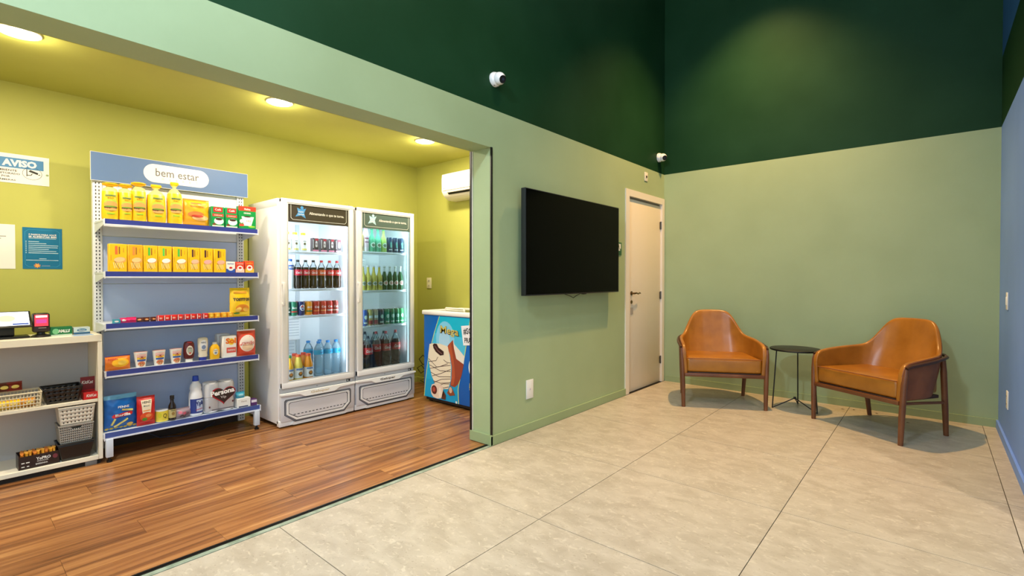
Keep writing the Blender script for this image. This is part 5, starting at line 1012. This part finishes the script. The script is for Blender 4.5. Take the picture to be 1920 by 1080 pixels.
# right fridge
pk = bottle('yogurt_bottle', [(0, 0), (.026, 0), (.028, .006), (.028, .17), (.02, .20), (.014, .21)], C(240, 226, 236, .3), (.208, .224, .016), C(220, 150, 180, .4), (.04, .15, .0285, C(236, 210, 226, .4)), 1, 18, lambda q, r, a, b: (q.rect(-.02, .02, .085, .095, C(150, 90, 130), 1), q.rect(-.02, .02, .12, .13, C(190, 90, 120), 1))); put(pk, 2.650, 1.4745, 'white and pink yogurt bottle on top shelf of ' + R_, 'bottle', None)
yb = carton('juice_carton', .05, .05, .16, C(236, 214, 130, .4), lambda q, a, h: q.rect(-a * .4, a * .4, h * .1, h * .3, C(90, 90, 90), 1)); put(yb, 2.585, 1.4745, 'pale yellow carton at the left end of top shelf of ' + R_, 'carton', None)
def beer(glass, lab, h=.225, capc=GRN, lz=(.04, .09), foil=None, r=.030, word=''):
    P = [(0, 0), (r - .004, 0), (r, .006), (r, h * .50), (r - .003, h * .57), (r * .55, h * .70), (.0125, h * .78), (.0115, h * .94), (.0128, h * .95)]
    o = MB().lathe(P, glass, 18).build('drink_bottle')
    MB().lathe([(0, h * .945), (.014, h * .945), (.0135, h), (0, h)], capc, 12).build('cap', o)
    q = MB()
    if foil: q.lathe([(.0135, h * .74), (.0128, h * .79), (.0122, h * .935)], foil, 14, caps=False)
    q.surf = lambda x, z: -sqrt(max(1e-8, (r + .0005) ** 2 - x * x)); q.lay = .0006; q.ell(0, sum(lz) / 2, .024, (lz[1] - lz[0]) / 2, lab, 1)
    q.ell(0, sum(lz) / 2, .019, (lz[1] - lz[0]) / 3.6, C(190, 60, 50) if foil else C(120, 140, 120), 2)
    if word: q.txt(word, 0, sum(lz) / 2, .032, .010, WHT, 3, .02)
    q.build('label', o); return o
for i, (y, g) in enumerate(((2.718, C(96, 190, 150, .15)), (2.786, C(110, 200, 165, .15)), (2.850, C(186, 222, 120, .15)))): put(beer(g, C(210, 236, 222, .4), .225, C(60, 150, 110, .4)), y, 1.4745, '%s drink bottle, %s from left of three on top shelf of %s' % (('pale green', 'pale green', 'lime')[i], ORD[i], R_), 'bottle', 'green bottles in the right fridge')
for i, y in enumerate((2.920, 2.988, 3.054)): put(canm(C(26, 56, 92, .3), h=.150, r=.0285, fn=lambda q, r, h: (q.line([(-.008, .10), (-.005, .05)], .004, C(120, 220, 200), 1), q.line([(0, .11), (.001, .045)], .004, C(120, 220, 200), 1), q.line([(.008, .10), (.006, .05)], .004, C(120, 220, 200), 1), q.rect(-.02, .02, .024, .032, C(210, 220, 226), 1))), y, 1.4745, 'dark blue energy drink can, %s from left of three on top shelf of %s' % (ORD[i], R_), 'can', 'energy drinks in the right fridge')
for i, y in enumerate((2.617, 2.676, 2.738, 2.800)): put(beer(C(206, 190, 90, .15), C(206, 196, 206, .4), .235, C(200, 200, 210, .4), (.045, .085)), y, 1.1045, 'clear bottle of yellow drink, %s from left on second shelf of %s' % (ORD[i], R_), 'bottle', 'yellow drink bottles in the right fridge')
for i, y in enumerate((2.860, 2.924, 2.986, 3.048)): put(beer(C(24, 82, 44, .12), C(232, 222, 212, .4), .235, C(214, 220, 216, .4), (.045, .092), C(206, 214, 214, .35), word='BEER'), y, 1.1045, 'green beer bottle with silver neck, %s from left on second shelf of %s' % (ORD[i], R_), 'bottle', 'green beer bottles in the right fridge')
RCN = [(2.575, (60, 50, 50), 'dark'), (2.634, (50, 80, 150), 'blue'), (2.692, (176, 160, 90), 'gold and red'), (2.753, (170, 150, 120), 'beige and red'), (2.815, (60, 40, 50), 'dark brown'), (2.882, (24, 130, 76), 'green'), (2.943, (30, 120, 66), 'green'), (3.001, (26, 124, 70), 'green'), (3.056, (60, 150, 90), 'light green')]
for i, (y, c_, nm) in enumerate(RCN): put(canm(C(*c_, .3), h=.150, r=.0282, fn=(lambda q, r, h: (q.rect(-.024, .024, .012, .05, C(160, 50, 40), 1), q.rect(-.02, .02, .07, .095, C(210, 220, 226), 1))) if i in (2, 3) else (lambda q, r, h: (q.ell(0, .08, .016, .020, C(190, 214, 200), 1), q.rect(-.02, .02, .02, .032, C(200, 210, 200), 1)))), y, .7665, '%s beer can, %s from left on third shelf of %s' % (nm, ORD[i], R_), 'can', 'cans in the right fridge')
backcan = None
for i in range(8):
    y = 2.60 + .062 * i
    l = 'back row beer can in the %s, %s from left' % (R_, ORD[i])
    if backcan is None: backcan = canm(C(70, 60, 50, .3), h=.150, r=.0282); put(backcan, y, .7665, l, 'can', 'back row of cans in the right fridge', x=FX - .062)
    else: dup(backcan, (FX - .062, y, .7665), None, l)
for i, (y, x, h, cp, lab) in enumerate(((2.560, -4.12, .335, BK, 'large black capped cola bottle, bottom left of the '), (2.668, -4.115, .32, BK, 'large black capped cola bottle, second from left at bottom of the '), (2.770, -4.13, .355, RC, 'large red capped cola bottle, third from left at bottom of the '), (2.880, -4.125, .350, RC, 'large red capped cola bottle, fourth from left at bottom of the '), (2.990, -4.12, .355, RC, 'large red capped cola bottle, bottom right of the '), (2.715, -4.24, .35, BK, 'large cola bottle in the second row, left, in the '), (2.825, -4.24, .34, BK, 'large cola bottle in the second row, middle, in the '), (2.935, -4.24, .34, BK, 'large cola bottle in the second row, right, in the '), (3.045, -4.20, .33, BK, 'large cola bottle in the far right corner of the '))):
    put(cola(cp, C(204, 30, 38, .4), h=h, r=.046 if i != 8 else .040), y, .3455, lab + R_, 'bottle', 'large cola bottles in the right fridge', x=x)
# small debris on the tiles along the far wall
for i, (x, y) in enumerate(((-1.30, 5.50), (-1.24, 5.55), (-.62, 5.47), (-.55, 5.52), (-.40, 5.50), (-.17, 5.30))):
    MB().add([(0, 0, .001), (.022, .006, .003), (.030, .018, .001), (.008, .014, .004)], [(0, 1, 2, 3)], C(84, 70, 50, .8)).build('dry_leaf', label='tiny dry leaf crumb on the tiles near the far wall', cat='leaf', group='leaf crumbs by the far wall', loc=(x, y, .0005), rz=i * 1.3)
